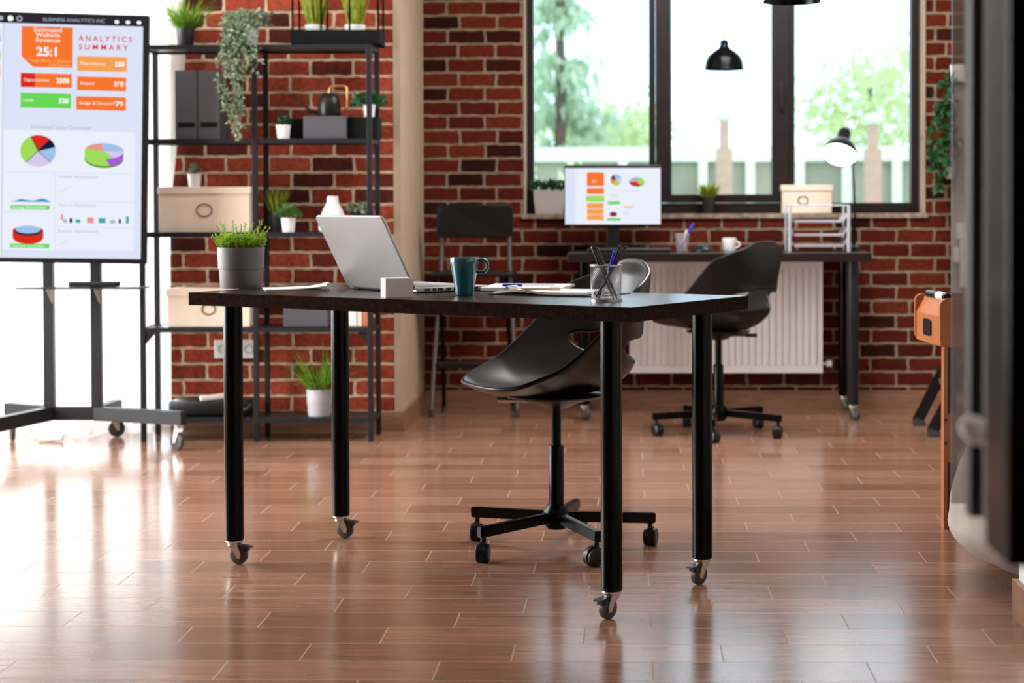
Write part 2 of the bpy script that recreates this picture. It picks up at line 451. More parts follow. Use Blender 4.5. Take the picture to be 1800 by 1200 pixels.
    def leaf(s, p, d, L, w, m=None, nrm=None):
        p = Vector(p); d = Vector(d).normalized()
        n = Vector(nrm) if nrm else Vector((random.uniform(-1, 1), random.uniform(-1, 1), random.uniform(-.2, 1)))
        sd = d.cross(n)
        if sd.length < 1e-3: sd = Vector((1, 0, 0))
        sd.normalize(); n = sd.cross(d)
        v = [s.b.verts.new(q) for q in (p, p + d * L * .35 + sd * w / 2 + n * w * .12, p + d * L, p + d * L * .35 - sd * w / 2 + n * w * .12, p + d * L * .45)]
        fs = [s.b.faces.new((v[0], v[1], v[4])), s.b.faces.new((v[1], v[2], v[4])), s.b.faces.new((v[2], v[3], v[4])), s.b.faces.new((v[3], v[0], v[4]))]
        s._fin(None, m, fs)
        return s
    def build(s, name, m, parent=None, smooth=False, loc=None, recalc=True, angle=40):
        if recalc: bmesh.ops.recalc_face_normals(s.b, faces=s.b.faces[:])
        me = bpy.data.meshes.new(name)
        if smooth:
            for f in s.b.faces: f.smooth = True
            for e in s.b.edges:
                if len(e.link_faces) == 2 and e.calc_face_angle(0) > math.radians(angle): e.smooth = False
        s.b.to_mesh(me); s.b.free()
        if s.mats:
            for q in s.mats: me.materials.append(q)
        else: me.materials.append(m)
        o = bpy.data.objects.new(name, me); C.objects.link(o)
        if parent: o.parent = parent
        if loc is not None: o.location = loc
        return o

def tag(o, label, cat, group=None, kind=None):
    o['label'] = label; o['category'] = cat
    if group: o['group'] = group
    if kind: o['kind'] = kind
    return o
def thing(name, label, cat, loc=(0, 0, 0), rz=0.0, group=None):
    o = bpy.data.objects.new(name, None); C.objects.link(o)
    o.empty_display_size = 0.05
    o.location = loc; o.rotation_euler = (0, 0, rz)
    return tag(o, label, cat, group)
def struct(mb, name, m, **k):
    o = mb.build(name, m, **k); o['kind'] = 'structure'; return o
def copy_tree(o, parent=None):
    c = o.copy(); C.objects.link(c); c.parent = parent
    for ch in list(o.children): copy_tree(ch, c)
    return c
def text_mesh(mb, s, x, z, size, m, y=0.0, sx=1.0, align='LEFT', bold=0.0):
    cu = bpy.data.curves.new('t', 'FONT'); cu.body = s; cu.size = size; cu.align_x = align; cu.offset = bold
    cu.fill_mode = 'FRONT' if hasattr(cu, 'fill_mode') else cu.fill_mode
    ob = bpy.data.objects.new('t', cu); C.objects.link(ob)
    bpy.context.view_layer.update()
    me = bpy.data.meshes.new_from_object(ob.evaluated_get(bpy.context.evaluated_depsgraph_get()))
    i = mb.mi(m); vs = [mb.b.verts.new((x + v.co.x * sx, y, z + v.co.y)) for v in me.vertices]
    for p in me.polygons:
        try: f = mb.b.faces.new([vs[k] for k in p.vertices]); f.material_index = i
        except ValueError: pass
    bpy.data.objects.remove(ob); bpy.data.curves.remove(cu); bpy.data.meshes.remove(me)

# ------------------------------------------------------------------ the setting
YB, YL = 8.62, 7.745           # back wall, left brick wall
XC = -0.99                     # face of the plastered return
ZC = 2.75                      # ceiling
struct(MB().span((-4.2, -1.5, -0.1), (2.6, YB + 0.3, 0)), 'floor', MT['floor'])
struct(MB().span((-4.2, -1.5, ZC), (2.6, YB + 0.3, ZC + 0.1)), 'ceiling', MT['white'])
WX0, WX1, WZ0, WZ1 = -0.507, 1.416, 0.938, 2.35
w = MB()
w.span((XC, YB, 0), (WX0, YB + 0.25, ZC)).span((WX1, YB, 0), (2.6, YB + 0.25, ZC))
w.span((WX0, YB, 0), (WX1, YB + 0.25, WZ0)).span((WX0, YB, WZ1), (WX1, YB + 0.25, ZC))
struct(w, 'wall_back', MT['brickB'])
w = MB()
LX0, LX1 = -4.0, -1.995
w.span((LX1, YL, 0), (XC - 0.03, YL + 0.3, ZC)).span((-4.2, YL, 0), (LX0, YL + 0.3, ZC)).span((LX0, YL, 2.6), (LX1, YL + 0.3, ZC))
struct(w, 'wall_left', MT['brickL'])
w = MB(); w.span((XC - 0.03, YL - 0.002, 0), (XC, YB, ZC)).span((XC - 0.03, YL + 0.3, 0), (XC - 0.3, YB, ZC))
struct(w, 'wall_middle', MT['plaster'])
struct(MB().span((2.15, 3.0, 0), (2.25, YB, ZC)), 'wall_right', MT['grey_wall'])
struct(MB().span((-4.2, 7.6, 0), (-4.1, YL, ZC)).span((-4.2, -1.5, 0), (-4.1, 4.6, ZC)).span((-4.2, 4.6, 0), (-4.1, 7.6, 0.3)).span((-4.2, 4.6, 2.6), (-4.1, 7.6, ZC)), 'wall_side', MT['plaster'])
struct(MB().span((-4.2, -1.6, 0), (2.6, -1.5, ZC)), 'wall_rear', MT['brickB'])
struct(MB().span((2.5, -1.5, 0), (2.6, 3.0, ZC)).span((2.15, 2.9, 0), (2.5, 3.0, ZC)), 'wall_far_right', MT['plaster'])
w = MB(); w.span((0.932, 0.6, 0), (1.032, 4.3, ZC)); struct(w, 'wall_partition', MT['white'])
w = MB(); w.span((0.918, 0.6, 0), (0.932, 4.3, 0.09)).span((0.918, 4.3, 0), (1.032, 4.314, 0.09)); struct(w, 'baseboard_partition', MT['base'])
w = MB(); w.span((0.392, 1.6, 0), (0.932, 1.72, 0.672)); struct(w, 'wall_parapet', MT['white'])
struct(MB().span((XC + 0.012, YB - 0.012, 0), (2.15, YB, 0.0885)), 'baseboard_back', MT['base'])
struct(MB().span((XC, YL - 0.014, 0), (XC + 0.012, YB - 0.012, 0.0885)), 'baseboard_middle', MT['base'])
struct(MB().span((LX1, YL - 0.014, 0), (XC, YL, 0.0885)), 'baseboard_left', MT['base'])
struct(MB().span((2.138, 3.0, 0), (2.15, YB - 0.012, 0.0885)), 'baseboard_right', MT['base'])
struct(MB().span((WX0 - 0.01, YB - 0.018, WZ0 - 0.022), (WX1 + 0.01, YB + 0.15, WZ0)), 'trim_sill', MT['stone'])
w = MB(); w.span((WX1 - 0.008, YB - 0.004, WZ0), (WX1, YB + 0.15, WZ1)); w.span((WX0, YB - 0.004, WZ0), (WX0 + 0.008, YB + 0.15, WZ1)); w.span((WX0, YB, WZ1 - 0.012), (WX1, YB + 0.15, WZ1))
struct(w, 'trim_reveal', MT['plaster'])
# back window: fixed pane | casement | fixed pane
YF = YB + 0.12
def fx(u): return at(u, 200, YF).x
def fz(v): return at(1200, v, YF).z
X = [WX0 + 0.008, fx(938), fx(1141), fx(1180), fx(1357), fx(1397), fx(1602), WX1 - 0.008]
zb, z3, z2 = WZ0, fz(357), fz(342)
w = MB(); d0, d1 = YF, YF + 0.07
w.span((X[0], d0, zb), (X[1], d1, WZ1 - .012)); w.span((X[2], d0, zb), (X[2] + .03, d1, WZ1 - .012)); w.span((X[5] - .03, d0, zb), (X[5], d1, WZ1 - .012)); w.span((X[6], d0, zb), (X[7], d1, WZ1 - .012))
w.span((X[1], d0 + .002, zb), (X[6], d1 - .002, z3)); w.span((X[1], d0 + .002, WZ1 - .06), (X[6], d1 - .002, WZ1 - .012))
win = struct(w, 'window_1', MT['frame'])
w = MB()
w.span((X[2] + .032, d0 - .012, z3 + .002), (X[3], d1 - .02, WZ1 - .062)).span((X[4], d0 - .012, z3 + .002), (X[5] - .032, d1 - .02, WZ1 - .062))
w.span((X[3], d0 - .011, z3 + .002), (X[4], d1 - .02, z2)).span((X[3], d0 - .011, WZ1 - .1), (X[4], d1 - .02, WZ1 - .062))
w.build('casement', MT['frame'], win)
w = MB(); hx = (X[4] + X[5]) / 2 - .01; hz = fz(158)
w.box((hx, d0 - .018, hz), (.024, .012, .06), bev=.003).box((hx, d0 - .045, hz - .04), (.016, .014, .11), bev=.004).cyl((hx, d0 - .02, hz), (hx, d0 - .05, hz), .008)
w.build('window_handle', MT['frame'], win)
for a, b, zz in ((X[1], X[2], z3), (X[3], X[4], z2), (X[5], X[6], z3)):
    MB().span((a, d0 + .03, zz), (b, d0 + .036, WZ1 - .06)).build('pane', MT['glass'], win)
# left window opening behind the curtain
w = MB()
w.span((LX0, YL + .2, 0), (LX0 + .05, YL + .26, 2.6)).span((LX1 - .05, YL + .2, 0), (LX1, YL + .26, 2.6)).span((LX0 + .05, YL + .2, 0), (LX1 - .05, YL + .26, .06)).span((LX0 + .05, YL + .2, 2.54), (LX1 - .05, YL + .26, 2.6))
win2 = struct(w, 'window_2', MT['potwhite'])
MB().span((LX0 + .05, YL + .228, .06), (LX1 - .05, YL + .232, 2.54)).build('pane', MT['glass'], win2)

# black framed casement of the low partition in the right foreground, swung open
def sx(u, Y): return at(u, 400, Y).x
w = MB()
w.span((sx(1763, 1.62), 1.6, .672), (.46, 1.70, 2.4), bev=.004).span((.46, 1.6, 2.3), (.932, 1.7, 2.4)).span((.46, 1.6, .672), (.932, 1.7, .72))
win3 = struct(w, 'window_3', MT['blackmetal'])
x1, x2 = sx(1699, 1.97), sx(1727, 1.97)
MB().span((x1, 1.95, .655), (x2, 1.98, 2.4), bev=.003).build('sash_stile', MT['frame'], win3)
MB().poly([(x2 - .004, 1.95, .66), (sx(1768, 1.70), 1.70, .66), (sx(1768, 1.70), 1.70, 2.4), (x2 - .004, 1.95, 2.4)]).build('sash_glass', MT['sash_glass'], win3)
MB().span((sx(1673, 3.2), 3.196, .46), (.932, 3.204, 2.4)).build('side_screen', MT['screen_glass'], win3)
hx_, hz_ = sx(1722, 1.80), at(1722, 756, 1.80).z
w = MB(); w.cyl((.366, 1.80, hz_), (.352, 1.80, hz_), .007).lathe([(0, -.017), (.008, -.015), (.0120, -.008), (.0135, 0), (.0120, .008), (.008, .015), (0, .017)], (hx_ - .004, 1.80, hz_), 24, axis=(.75, -.3, -.6))
w.build('sash_handle', MT['handlewhite'], win3, smooth=True)

# curtain: sheer folds in front of the left window, hem lying on the floor
w = MB(); rows, cols = 40, 260
xr_top, xr_mid = at(325, 100, 7.69).x, at(290, 480, 7.69).x
grid = []
for i in range(rows + 1):
    z = 2.58 * (1 - i / rows) + .004
    if z > 1.6: xr = xr_top
    elif z > .75: xr = xr_mid + (xr_top - xr_mid) * (z - .75) / .85
    else: xr = xr_mid - .06 * (1 - z / .75) ** 1.2
    r = []
    for j in range(cols + 1):
        t = j / cols; x = -3.95 + (xr + 3.95) * t
        amp = .024 + .008 * (1 - z / 2.6)
        y = 7.700 + amp * math.sin(t * 150 + .6 * math.sin(z * 1.3)) * (.7 + .3 * math.sin(t * 37)) * (.75 if t > .88 else 1)
        if z < .06: y -= (.06 - z) * (1.5 + 1.3 * math.sin(t * 61)) if t < .93 else 0
        r.append(w.b.verts.new((x, y, z)))
    grid.append(r)
for i in range(rows):
    for j in range(cols): w.b.faces.new((grid[i][j], grid[i][j + 1], grid[i + 1][j + 1], grid[i + 1][j]))
tag(w.build('curtain', MT['curtain'], smooth=True, angle=180), 'sheer white floor-length curtain hanging behind the tall display, over the bright left window', 'curtain')

# ------------------------------------------------------------------ outdoors
struct(MB().span((-30, YB + .4, -.9), (30, 60, -.8)), 'ground', MT['ground'])
YG = 20.0
def ox(u): return at(u, 300, YG).x
def oz(v): return at(1300, v, YG).z
fe = thing('fence', 'pale fence with white posts and top rail outside, beyond the casement window', 'fence', (ox(1300), YG, -.8))
def rel(e, a): return (a[0] - e.location.x, a[1] - e.location.y, a[2] - e.location.z)
w = MB(); w.span(rel(fe, (-3, YG - .05, oz(283))), rel(fe, (5.5, YG + .25, oz(258)))); w.build('top_rail', MT['fence'], fe)
for u in (1095, 1165, 1235, 1318, 1405, 1487, 1575, 1655):
    w = MB(); w.span(rel(fe, (ox(u) - .05, YG - .1, -.8)), rel(fe, (ox(u) + .05, YG + .02, oz(283)))); w.build('post', MT['fence'], fe)
w = MB(); w.span(rel(fe, (-3, YG + .05, -.8)), rel(fe, (5.5, YG + .1, oz(284)))); w.build('panel', MT['fencepanel'], fe)
for u, v, lab in ((1273, 213, 'pinkish masonry chimney post beyond the fence, seen through the middle casement'), (1534, 218, 'pinkish masonry chimney post beyond the fence, seen through the right window pane')):
    Yp = 19.2
    p = thing('masonry_post', lab, 'post', (at(u, 300, Yp).x, Yp, -.8), 0, 'masonry posts by the fence')
    zt = at(u, v, Yp).z + .8; zm = at(u, 262, Yp).z + .8
    MB().span((-.085, -.085, 0), (.085, .085, zm)).build('lower_shaft', MT['pink'], p)
    MB().span((-.05, -.05, zm), (.05, .05, zt)).build('upper_shaft', MT['pink'], p)
    MB().lathe([(0, zt), (.07, zt), (.11, zt + .05), (.05, zt + .1), (0, zt + .11)], seg=12).build('cap', MT['fence'], p)
def tree(name, label, base, H, crown, n, m, cat='tree', leafs=.12, conif=False):
    t = thing(name, label, cat, base, 0, 'trees outside the window')
    MB().cyl((0, 0, 0), (0, 0, H), .12, .03, 10).build('trunk', MT['bark'], t)
    w = MB(); rx, rz, cz = crown
    for b in range(n):
        if conif:
            z = random.uniform(.8, H); a = random.uniform(0, 2 * PI); R = rx * (1.05 - z / H) * random.uniform(.6, 1)
            e = Vector((math.cos(a) * R, math.sin(a) * R, z - R * .35))
            s0 = Vector((0, 0, z))
            for k in range(26):
                q = s0.lerp(e, random.uniform(.15, 1)); w.leaf(q + Vector([random.gauss(0, .05) for _ in range(3)]), (random.gauss(0, .5), random.gauss(0, .5), -1), leafs * random.uniform(.6, 1.5), leafs * .5)
        else:
            v = Vector([random.gauss(0, 1) for _ in range(3)]).normalized() * random.uniform(.45, 1)
            c = Vector((v.x * rx, v.y * rx, cz + v.z * rz))
            for k in range(26):
                w.leaf(c + Vector([random.gauss(0, .18) for _ in range(3)]), [random.gauss(0, 1) for _ in range(3)], leafs * random.uniform(.6, 1.4), leafs * .7)
    w.build('foliage', m, t, recalc=False)
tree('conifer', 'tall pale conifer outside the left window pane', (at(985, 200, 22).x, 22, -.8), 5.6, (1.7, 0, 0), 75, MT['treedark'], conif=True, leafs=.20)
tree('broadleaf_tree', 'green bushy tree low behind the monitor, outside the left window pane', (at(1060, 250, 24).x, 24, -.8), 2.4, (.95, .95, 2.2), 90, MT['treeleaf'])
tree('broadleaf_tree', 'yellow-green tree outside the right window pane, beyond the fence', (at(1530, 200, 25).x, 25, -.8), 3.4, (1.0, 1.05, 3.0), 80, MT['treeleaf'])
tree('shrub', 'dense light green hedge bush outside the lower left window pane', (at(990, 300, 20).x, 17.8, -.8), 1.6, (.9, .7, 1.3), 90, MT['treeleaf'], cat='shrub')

# ------------------------------------------------------------------ casters and main desk
def caster(parent, loc, yaw, h=.066, r=.026, brake=True, name='caster', wheelmat=None):
    c = bpy.data.objects.new(name, None); C.objects.link(c); c.parent = parent; c.location = loc; c.rotation_euler = (0, 0, yaw); c.empty_display_size = .02
    w = MB(); w.cyl((0, 0, h - .004), (0, 0, h), .024).lathe([(.018, h - .012), (.022, h - .004)], seg=20)
    w.cyl((0, 0, h - .014), (0, 0, h - .003), .019)
    for s in (-1, 1):
        w.prism([(-.016, h - .012), (.016, h - .012), (.026, r + .004), (.024, r - .008), (.014, r - .008), (.002, r + .014)], 1, s * .012 - .0012, s * .012 + .0012)
    w.build('fork', MT['chrome'], c, smooth=True, angle=30)
    w = MB(); w.lathe([(0, -.009), (r - .006, -.009), (r - .001, -.007), (r, 0), (r - .001, .007), (r - .006, .009), (0, .009)], (.014, 0, r), 24, axis=(0, 1, 0))
    w.build('wheel', wheelmat or MT['rubber'], c, smooth=True)
    if brake:
        w = MB(); w.box((-.006 + .034, 0, h - .014), (.05, .026, .004), rot=(0, .12, 0), bev=.0015).box((.036, 0, h - .022), (.014, .02, .014), bev=.002)
        w.build('brake_pedal', MT['blackpl'], c)
    return c
ang = math.radians(180 - 31)       # long edge direction
TZ, TH = .752, .035
desk = thing('desk', 'black-brown rectangular desk on four round black wheeled legs, in the foreground', 'desk', (-.452, 4.79, 0), ang)
HL, HW = .71, .296
MB().span((-HL + .002, -HW + .002, TZ - TH), (HL - .002, HW - .002, TZ)).build('tabletop', MT['blackwood'], desk)
for a_, b_ in (((-HL, -HW), (HL, -HW + .002)), ((-HL, HW - .002), (HL, HW)), ((-HL, -HW + .002), (-HL + .002, HW - .002)), ((HL - .002, -HW + .002), (HL, HW - .002))):
    MB().span((*a_, TZ - TH), (*b_, TZ - .0004)).build('edge_band', MT['edgeband'], desk)
lx, ly = .612, .226
spin = {(-1, -1): 20, (-1, 1): 200, (1, -1): 10, (1, 1): 20}
for sx_, sy_ in ((-1, -1), (-1, 1), (1, -1), (1, 1)):
    w = MB(); w.lathe([(0, .066), (.022, .066), (.0262, .070), (.0262, TZ - TH), (0, TZ - TH)], (sx_ * lx, sy_ * ly, 0), 40)
    lg = w.build('leg', MT['blackmetal'], desk, smooth=True)
    # world position tells which leg it is: brakes of the two right-hand legs point left
    wx = desk.location.x + math.cos(ang) * sx_ * lx - math.sin(ang) * sy_ * ly
    caster(lg, (sx_ * lx, sy_ * ly, 0), (math.radians(228) if wx > -.3 else math.radians(-18)) - ang)

# ------------------------------------------------------------------ things on the desk
def grass_plant(name, label, loc, pot, plant_mat, R, H, n, hgt, spread=.5, wid=.006, prof=None, group=None, bend=.25, cat='potted plant'):
    t = thing(name, label, cat, loc, 0, group)
    pr = prof or [(0, 0), (R * .8, 0), (R * .84, .003), (R, H), (R * .93, H), (R * .9, H * .88), (0, H * .88)]
    MB().lathe(pr, seg=36).build('pot', pot, t, smooth=True)
    MB().lathe([(R * .9, H * .885), (R * .5, H * .9), (0, H * .91)], seg=24).build('soil', MT['soil'], t)
    w = MB()
    for i in range(n):
        a = random.uniform(0, 2 * PI); rr = R * .75 * math.sqrt(random.random())
        p = (math.cos(a) * rr, math.sin(a) * rr, H * .88)
        a2 = a + random.gauss(0, .5)
        d = (math.cos(a2) * spread * rr / R * random.uniform(.6, 1.5), math.sin(a2) * spread * rr / R * random.uniform(.6, 1.5), 1)
        w.blade(p, d, hgt * random.uniform(.55, 1), wid, bend * random.uniform(0, 1.2))
    w.build('foliage', plant_mat, t, recalc=False)
    return t
def leafy_plant(name, label, loc, pot, plant_mat, R, H, n, size, rx, rz, cz, prof=None, wr=.7, group=None):
    t = thing(name, label, 'potted plant', loc, 0, group)
    pr = prof or [(0, 0), (R * .78, 0), (R * .8, .003), (R, H), (R * .93, H), (R * .9, H * .9), (0, H * .9)]
    MB().lathe(pr, seg=36).build('pot', pot, t, smooth=True)
    w = MB()
    for i in range(n):
        v = Vector([random.gauss(0, 1) for _ in range(3)]).normalized() * random.uniform(.3, 1) ** .6
        if v.z < -.2: v.z *= -.5
        p = Vector((v.x * rx, v.y * rx, H + cz + v.z * rz))
        w.leaf(p, v + Vector([random.gauss(0, .5) for _ in range(3)]), size * random.uniform(.6, 1.3), size * wr)
    for k in range(7):
        a = k * .9
        w.tube([(0, 0, H * .85), (math.cos(a) * rx * .4, math.sin(a) * rx * .4, H + cz + rz * .2)], .0015, 5)
    w.build('foliage', plant_mat, t, recalc=False)
    return t
two_tier = lambda R, H: [(0, 0), (R * .86, 0), (R * .88, .003), (R * .925, H * .475), (R * .965, H * .485), (R, H * .985), (R * .99, H), (R * .95, H), (R * .93, H * .9), (0, H * .9)]
# fern-moss pot, front left
pl = (-1.117, 5.13, TZ)
t = thing('potted_moss_fern', 'grey two-tier pot of bright green clubmoss on the left end of the front desk', 'potted plant', pl)
R, H = .0675, .118
MB().lathe(two_tier(R, H), seg=48).build('pot', MT['potgrey'], t, smooth=True)
w = MB()
def sprig(p, d, L, sc):
    pts = [Vector(p)]; d = Vector(d).normalized()
    k = max(4, int(L / .007))
    for i in range(k):
        d = (d + Vector([random.gauss(0, .13) for _ in range(3)])).normalized(); pts.append(pts[-1] + d * L / k)
    w.tube(pts, .0007, 4)
    for q in pts[1:]:
        for s in range(4):
            w.leaf(q, d * .6 + Vector([random.gauss(0, .8) for _ in range(3)]), sc * random.uniform(.6, 1.2), sc * .5)
for i in range(300):
    a = random.uniform(0, 2 * PI); rr = R * .9 * math.sqrt(random.random())
    sprig((math.cos(a) * rr, math.sin(a) * rr, H * .9), (math.cos(a) * rr / R * .30, math.sin(a) * rr / R * .30, 1), random.uniform(.025, .052), .0078)
for i in range(15):
    a = random.uniform(0, 2 * PI); sprig((math.cos(a) * R * .5, math.sin(a) * R * .5, H), (math.cos(a) * .5, math.sin(a) * .5, 1), random.uniform(.055, .085), .007)
w.build('foliage', MT['leafmoss'], t, recalc=False)

def sheet(w, pts, th, lift=0.0, n=10, seed=0, m=None):
    """a thin paper quad with real thickness and a soft curl"""
    a, b, c, d = [Vector((*p, 0)) for p in pts]
    random.seed(seed)
    top = []; bot = []
    for i in range(n + 1):
        rt_, rb_ = [], []
        for j in range(n + 1):
            u, v = i / n, j / n
            p = a.lerp(b, u).lerp(d.lerp(c, u), v)
            z = lift * (u ** 3) * (1 - abs(v - .5)) + .0004
            rt_.append(w.b.verts.new((p.x, p.y, z + th))); rb_.append(w.b.verts.new((p.x, p.y, z)))
        top.append(rt_); bot.append(rb_)
    i_ = w.mi(m) if m else 0
    for i in range(n):
        for j in range(n):
            for g, fl in ((top, 0), (bot, 1)):
                q = [g[i][j], g[i + 1][j], g[i + 1][j + 1], g[i][j + 1]]
                f = w.b.faces.new(q[::-1] if fl else q); f.material_index = i_
    for k in range(n):
        for (i0, j0, i1, j1) in ((k, 0, k + 1, 0), (k, n, k + 1, n), (0, k, 0, k + 1), (n, k, n, k + 1)):
            f = w.b.faces.new((top[i0][j0], top[i1][j1], bot[i1][j1], bot[i0][j0])); f.material_index = i_
# papers behind the laptop, left
w = MB(); sheet(w, [(-.10, -.08), (.06, -.03), (.05, .10), (-.14, .05)], .003, .016)
tag(w.build('paper_stack', MT['paper'], loc=(-.915, 5.06, TZ), smooth=True), 'thin stack of white papers on the desk, between the moss pot and the laptop', 'papers')
w = MB(); sheet(w, [(-.1, -.08), (.12, -.03), (.08, .1), (-.13, .05)], .001, .006)

# laptop: keyboard deck points away to the right, lid leans to the left
kd = Vector((.75, .66, 0)).normalized(); hd = Vector((.66, -.75, 0)).normalized()
far = Vector((-.795, 5.07, TZ))
lt = thing('laptop', 'open silver laptop seen from behind its lid on the front desk', 'laptop', far, math.atan2(hd.y, hd.x))
# local +x runs along the hinge, local +y towards the keyboard front
LW, LD = .335, .245
w = MB(); w.span((0, .0, .003), (LW, LD, .0145), bev=.0025)
w.build('keyboard_deck', MT['aluminium'], lt)
w = MB()
for i in range(6):
    for j in range(14): w.box((.035 + j * .0203, .045 + i * .018, .0152), (.0165, .0145, .002), bev=.0006)
w.build('keys', MT['keys'], lt)
w = MB(); w.span((.12, .165, .0141), (.215, .225, .0147)); w.build('touchpad', MT['potlight'], lt)
w = MB()
for k, (y, ww) in enumerate([(.035, .016), (.058, .011), (.078, .016), (.105, .014), (.128, .01), (.148, .01), (.165, .012), (.19, .03)]):
    w.span((LW - .001, y - ww / 2, .0055), (LW + .0012, y + ww / 2, .0120))
w.build('ports', MT['blackpl'], lt)
w = MB(); tilt = math.radians(28)
LH = .226
def lp(x, h, o): return (x, -math.sin(tilt) * h - math.cos(tilt) * o, .012 + math.cos(tilt) * h - math.sin(tilt) * o)
def rrect(x0, x1, y0, y1, r, n=6):
    pts = []
    for cx, cy, a in ((x1 - r, y1 - r, 0), (x0 + r, y1 - r, 90), (x0 + r, y0 + r, 180), (x1 - r, y0 + r, 270)):
        for k in range(n + 1):
            q = math.radians(a + 90 * k / n); pts.append((cx + r * math.cos(q), cy + r * math.sin(q)))
    return pts
out = rrect(0, LW, .0, LH, .012); inn = rrect(.0015, LW - .0015, .0015, LH - .0015, .011)
rings = [[w.b.verts.new(lp(x, h, o)) for x, h in pp] for pp, o in ((inn, .0), (out, .0015), (out, .006), (inn, .0085))]
for a, b in zip(rings, rings[1:]):
    for i in range(len(a)): w.b.faces.new((a[i], a[(i + 1) % len(a)], b[(i + 1) % len(a)], b[i]))
w.b.faces.new(rings[0]); w.b.faces.new(rings[-1])
lid = w.build('lid', MT['aluminium'], lt, smooth=True, angle=30)
w = MB(); w.poly([lp(.008, .012, -.0004), (lp(LW - .008, .012, -.0004)), lp(LW - .008, LH - .008, -.0004), lp(.008, LH - .008, -.0004)]); w.build('screen', MT['blackpl'], lid)
w = MB(); w.cyl((.03, -.001, .011), (LW - .03, -.001, .011), .0065, seg=16); w.build('hinge', MT['keys'], lt, smooth=True)
for x in (.02, LW - .02):
    for y in (.02, LD - .02): MB().cyl((x, y, 0), (x, y, .0032), .006).build('rubber_foot', MT['rubber'], lt)

# small white box
w = MB(); w.span((0, 0, 0), (.072, .066, .050), bev=.0008)
b = w.build('carton', MT['boxw'], None, loc=(-.627, 4.592, TZ)); b.name = 'small_box'
b.rotation_euler = (0, 0, math.radians(19)); tag(b, 'small blank white carton in front of the laptop on the desk', 'box')

# teal mug
mg = thing('mug', 'teal glazed mug with a loop handle on the front desk', 'mug', (-.434, 4.705, TZ), 0)
Hm = .100
prof = [(0, 0), (.0225, 0), (.0245, .002), (.0255, .018), (.030, .045), (.0375, Hm - .012), (.0385, Hm - .001), (.0375, Hm), (.036, Hm - .001), (.0345, Hm - .014), (.027, .045), (.023, .016), (.018, .007), (0, .006)]
MB().lathe(prof, seg=56).build('body', MT['teal'], mg, smooth=True, angle=60)
w = MB(); pts = []
for k in range(21):
    a = math.radians(110 - 220 * k / 20)
    pts.append((.047 + .0145 * math.cos(a), 0, Hm - .0215 + .0165 * math.sin(a)))
pts = [(.033, 0, Hm - .006)] + pts + [(.031, 0, Hm - .038)]
w.tube(pts, .0042, 12)
h = w.build('handle', MT['teal'], mg, smooth=True, angle=180); h.rotation_euler = (0, 0, math.radians(8)); h.scale = (1, 1.6, 1)

# notebook with blue pen, clipboard with paper and pen
nb = thing('notebook', 'white spiral notebook under a blue-capped ballpoint on the front desk', 'notebook', (-.285, 5.045, TZ), math.radians(-6))
MB().span((-.115, -.13, .0), (.115, .11, .002)).build('cover', MT['charcoal'], nb)
w = MB(); w.span((-.113, -.128, .002), (.113, .108, .011)); w.build('pages', MT['paper'], nb)
w = MB()
for k in range(22): w.lathe([(.0042, -.0007), (.005, 0), (.0042, .0007), (.0034, 0), (.0042, -.0007)], (.115, -.12 + k * .0105, .0065), 10, axis=(0, 1, 0))
w.build('spiral_binding', MT['chrome'], nb)
def pen(name, label, p0, p1, capm, barm, r=.004, capfrac=.36, group=None):
    p0 = Vector(p0); p1 = Vector(p1); t = thing(name, label, 'pen', p0, 0, group)
    d = p1 - p0; L = d.length; dn = d.normalized()
    MB().lathe([(0, 0), (r * .3, .0005), (r * .8, .012), (r * .85, .02), (r * .85, L * (1 - capfrac)), (0, L * (1 - capfrac))], seg=12, axis=d).build('barrel', barm, t, smooth=True)
    MB().lathe([(0, L * (1 - capfrac) - .002), (r, L * (1 - capfrac) - .002), (r, L - .002), (r * .8, L), (0, L)], seg=12, axis=d).build('cap', capm, t, smooth=True)
    s = dn.cross(Vector((0, 0, 1))); s = s.normalized() if s.length > .1 else Vector((1, 0, 0))
    u = s.cross(dn)
    MB().bar(dn * (L * (1 - capfrac) + .004) + u * (r + .0016), dn * (L - .002) + u * (r + .0016), .0025, .0012).build('clip', capm, t)
    return t
pen('ballpoint_pen', 'blue-capped clear ballpoint pen lying on the spiral notebook', (-.205, 4.96, TZ + .0155), (-.352, 4.955, TZ + .0155), MT['blue'], MT['clearpl'])
cb = thing('clipboard', 'black clipboard holding curled white paper beside the mesh pen cup', 'clipboard', (-.185, 4.77, TZ), math.radians(-24))
w = MB(); w.span((-.16, -.105, 0), (.16, .105, .003), bev=.001); w.build('board', MT['blackpl'], cb)
w = MB(); sheet(w, [(-.15, -.095), (.12, -.095), (.12, .095), (-.15, .095)], .006, .004)
for v in w.b.verts:
    v.co.z += .003 + max(0, math.sin((v.co.x + .15) * 22)) * .006 * max(0, -v.co.y * 10)
w.build('paper', MT['paper'], cb, smooth=True)
w = MB(); w.span((-.155, -.03, .011), (-.135, .03, .014)).cyl((-.145, -.028, .017), (-.145, .028, .017), .004)
w.build('clamp', MT['chrome'], cb)
cp = math.radians(-24)
pen('wooden_pen', 'pale pen lying on the near edge of the clipboard paper', (-.285, 4.705, TZ + .0175), (-.180, 4.690, TZ + .0175), MT['kraft'], MT['kraft'], .0042, .3)

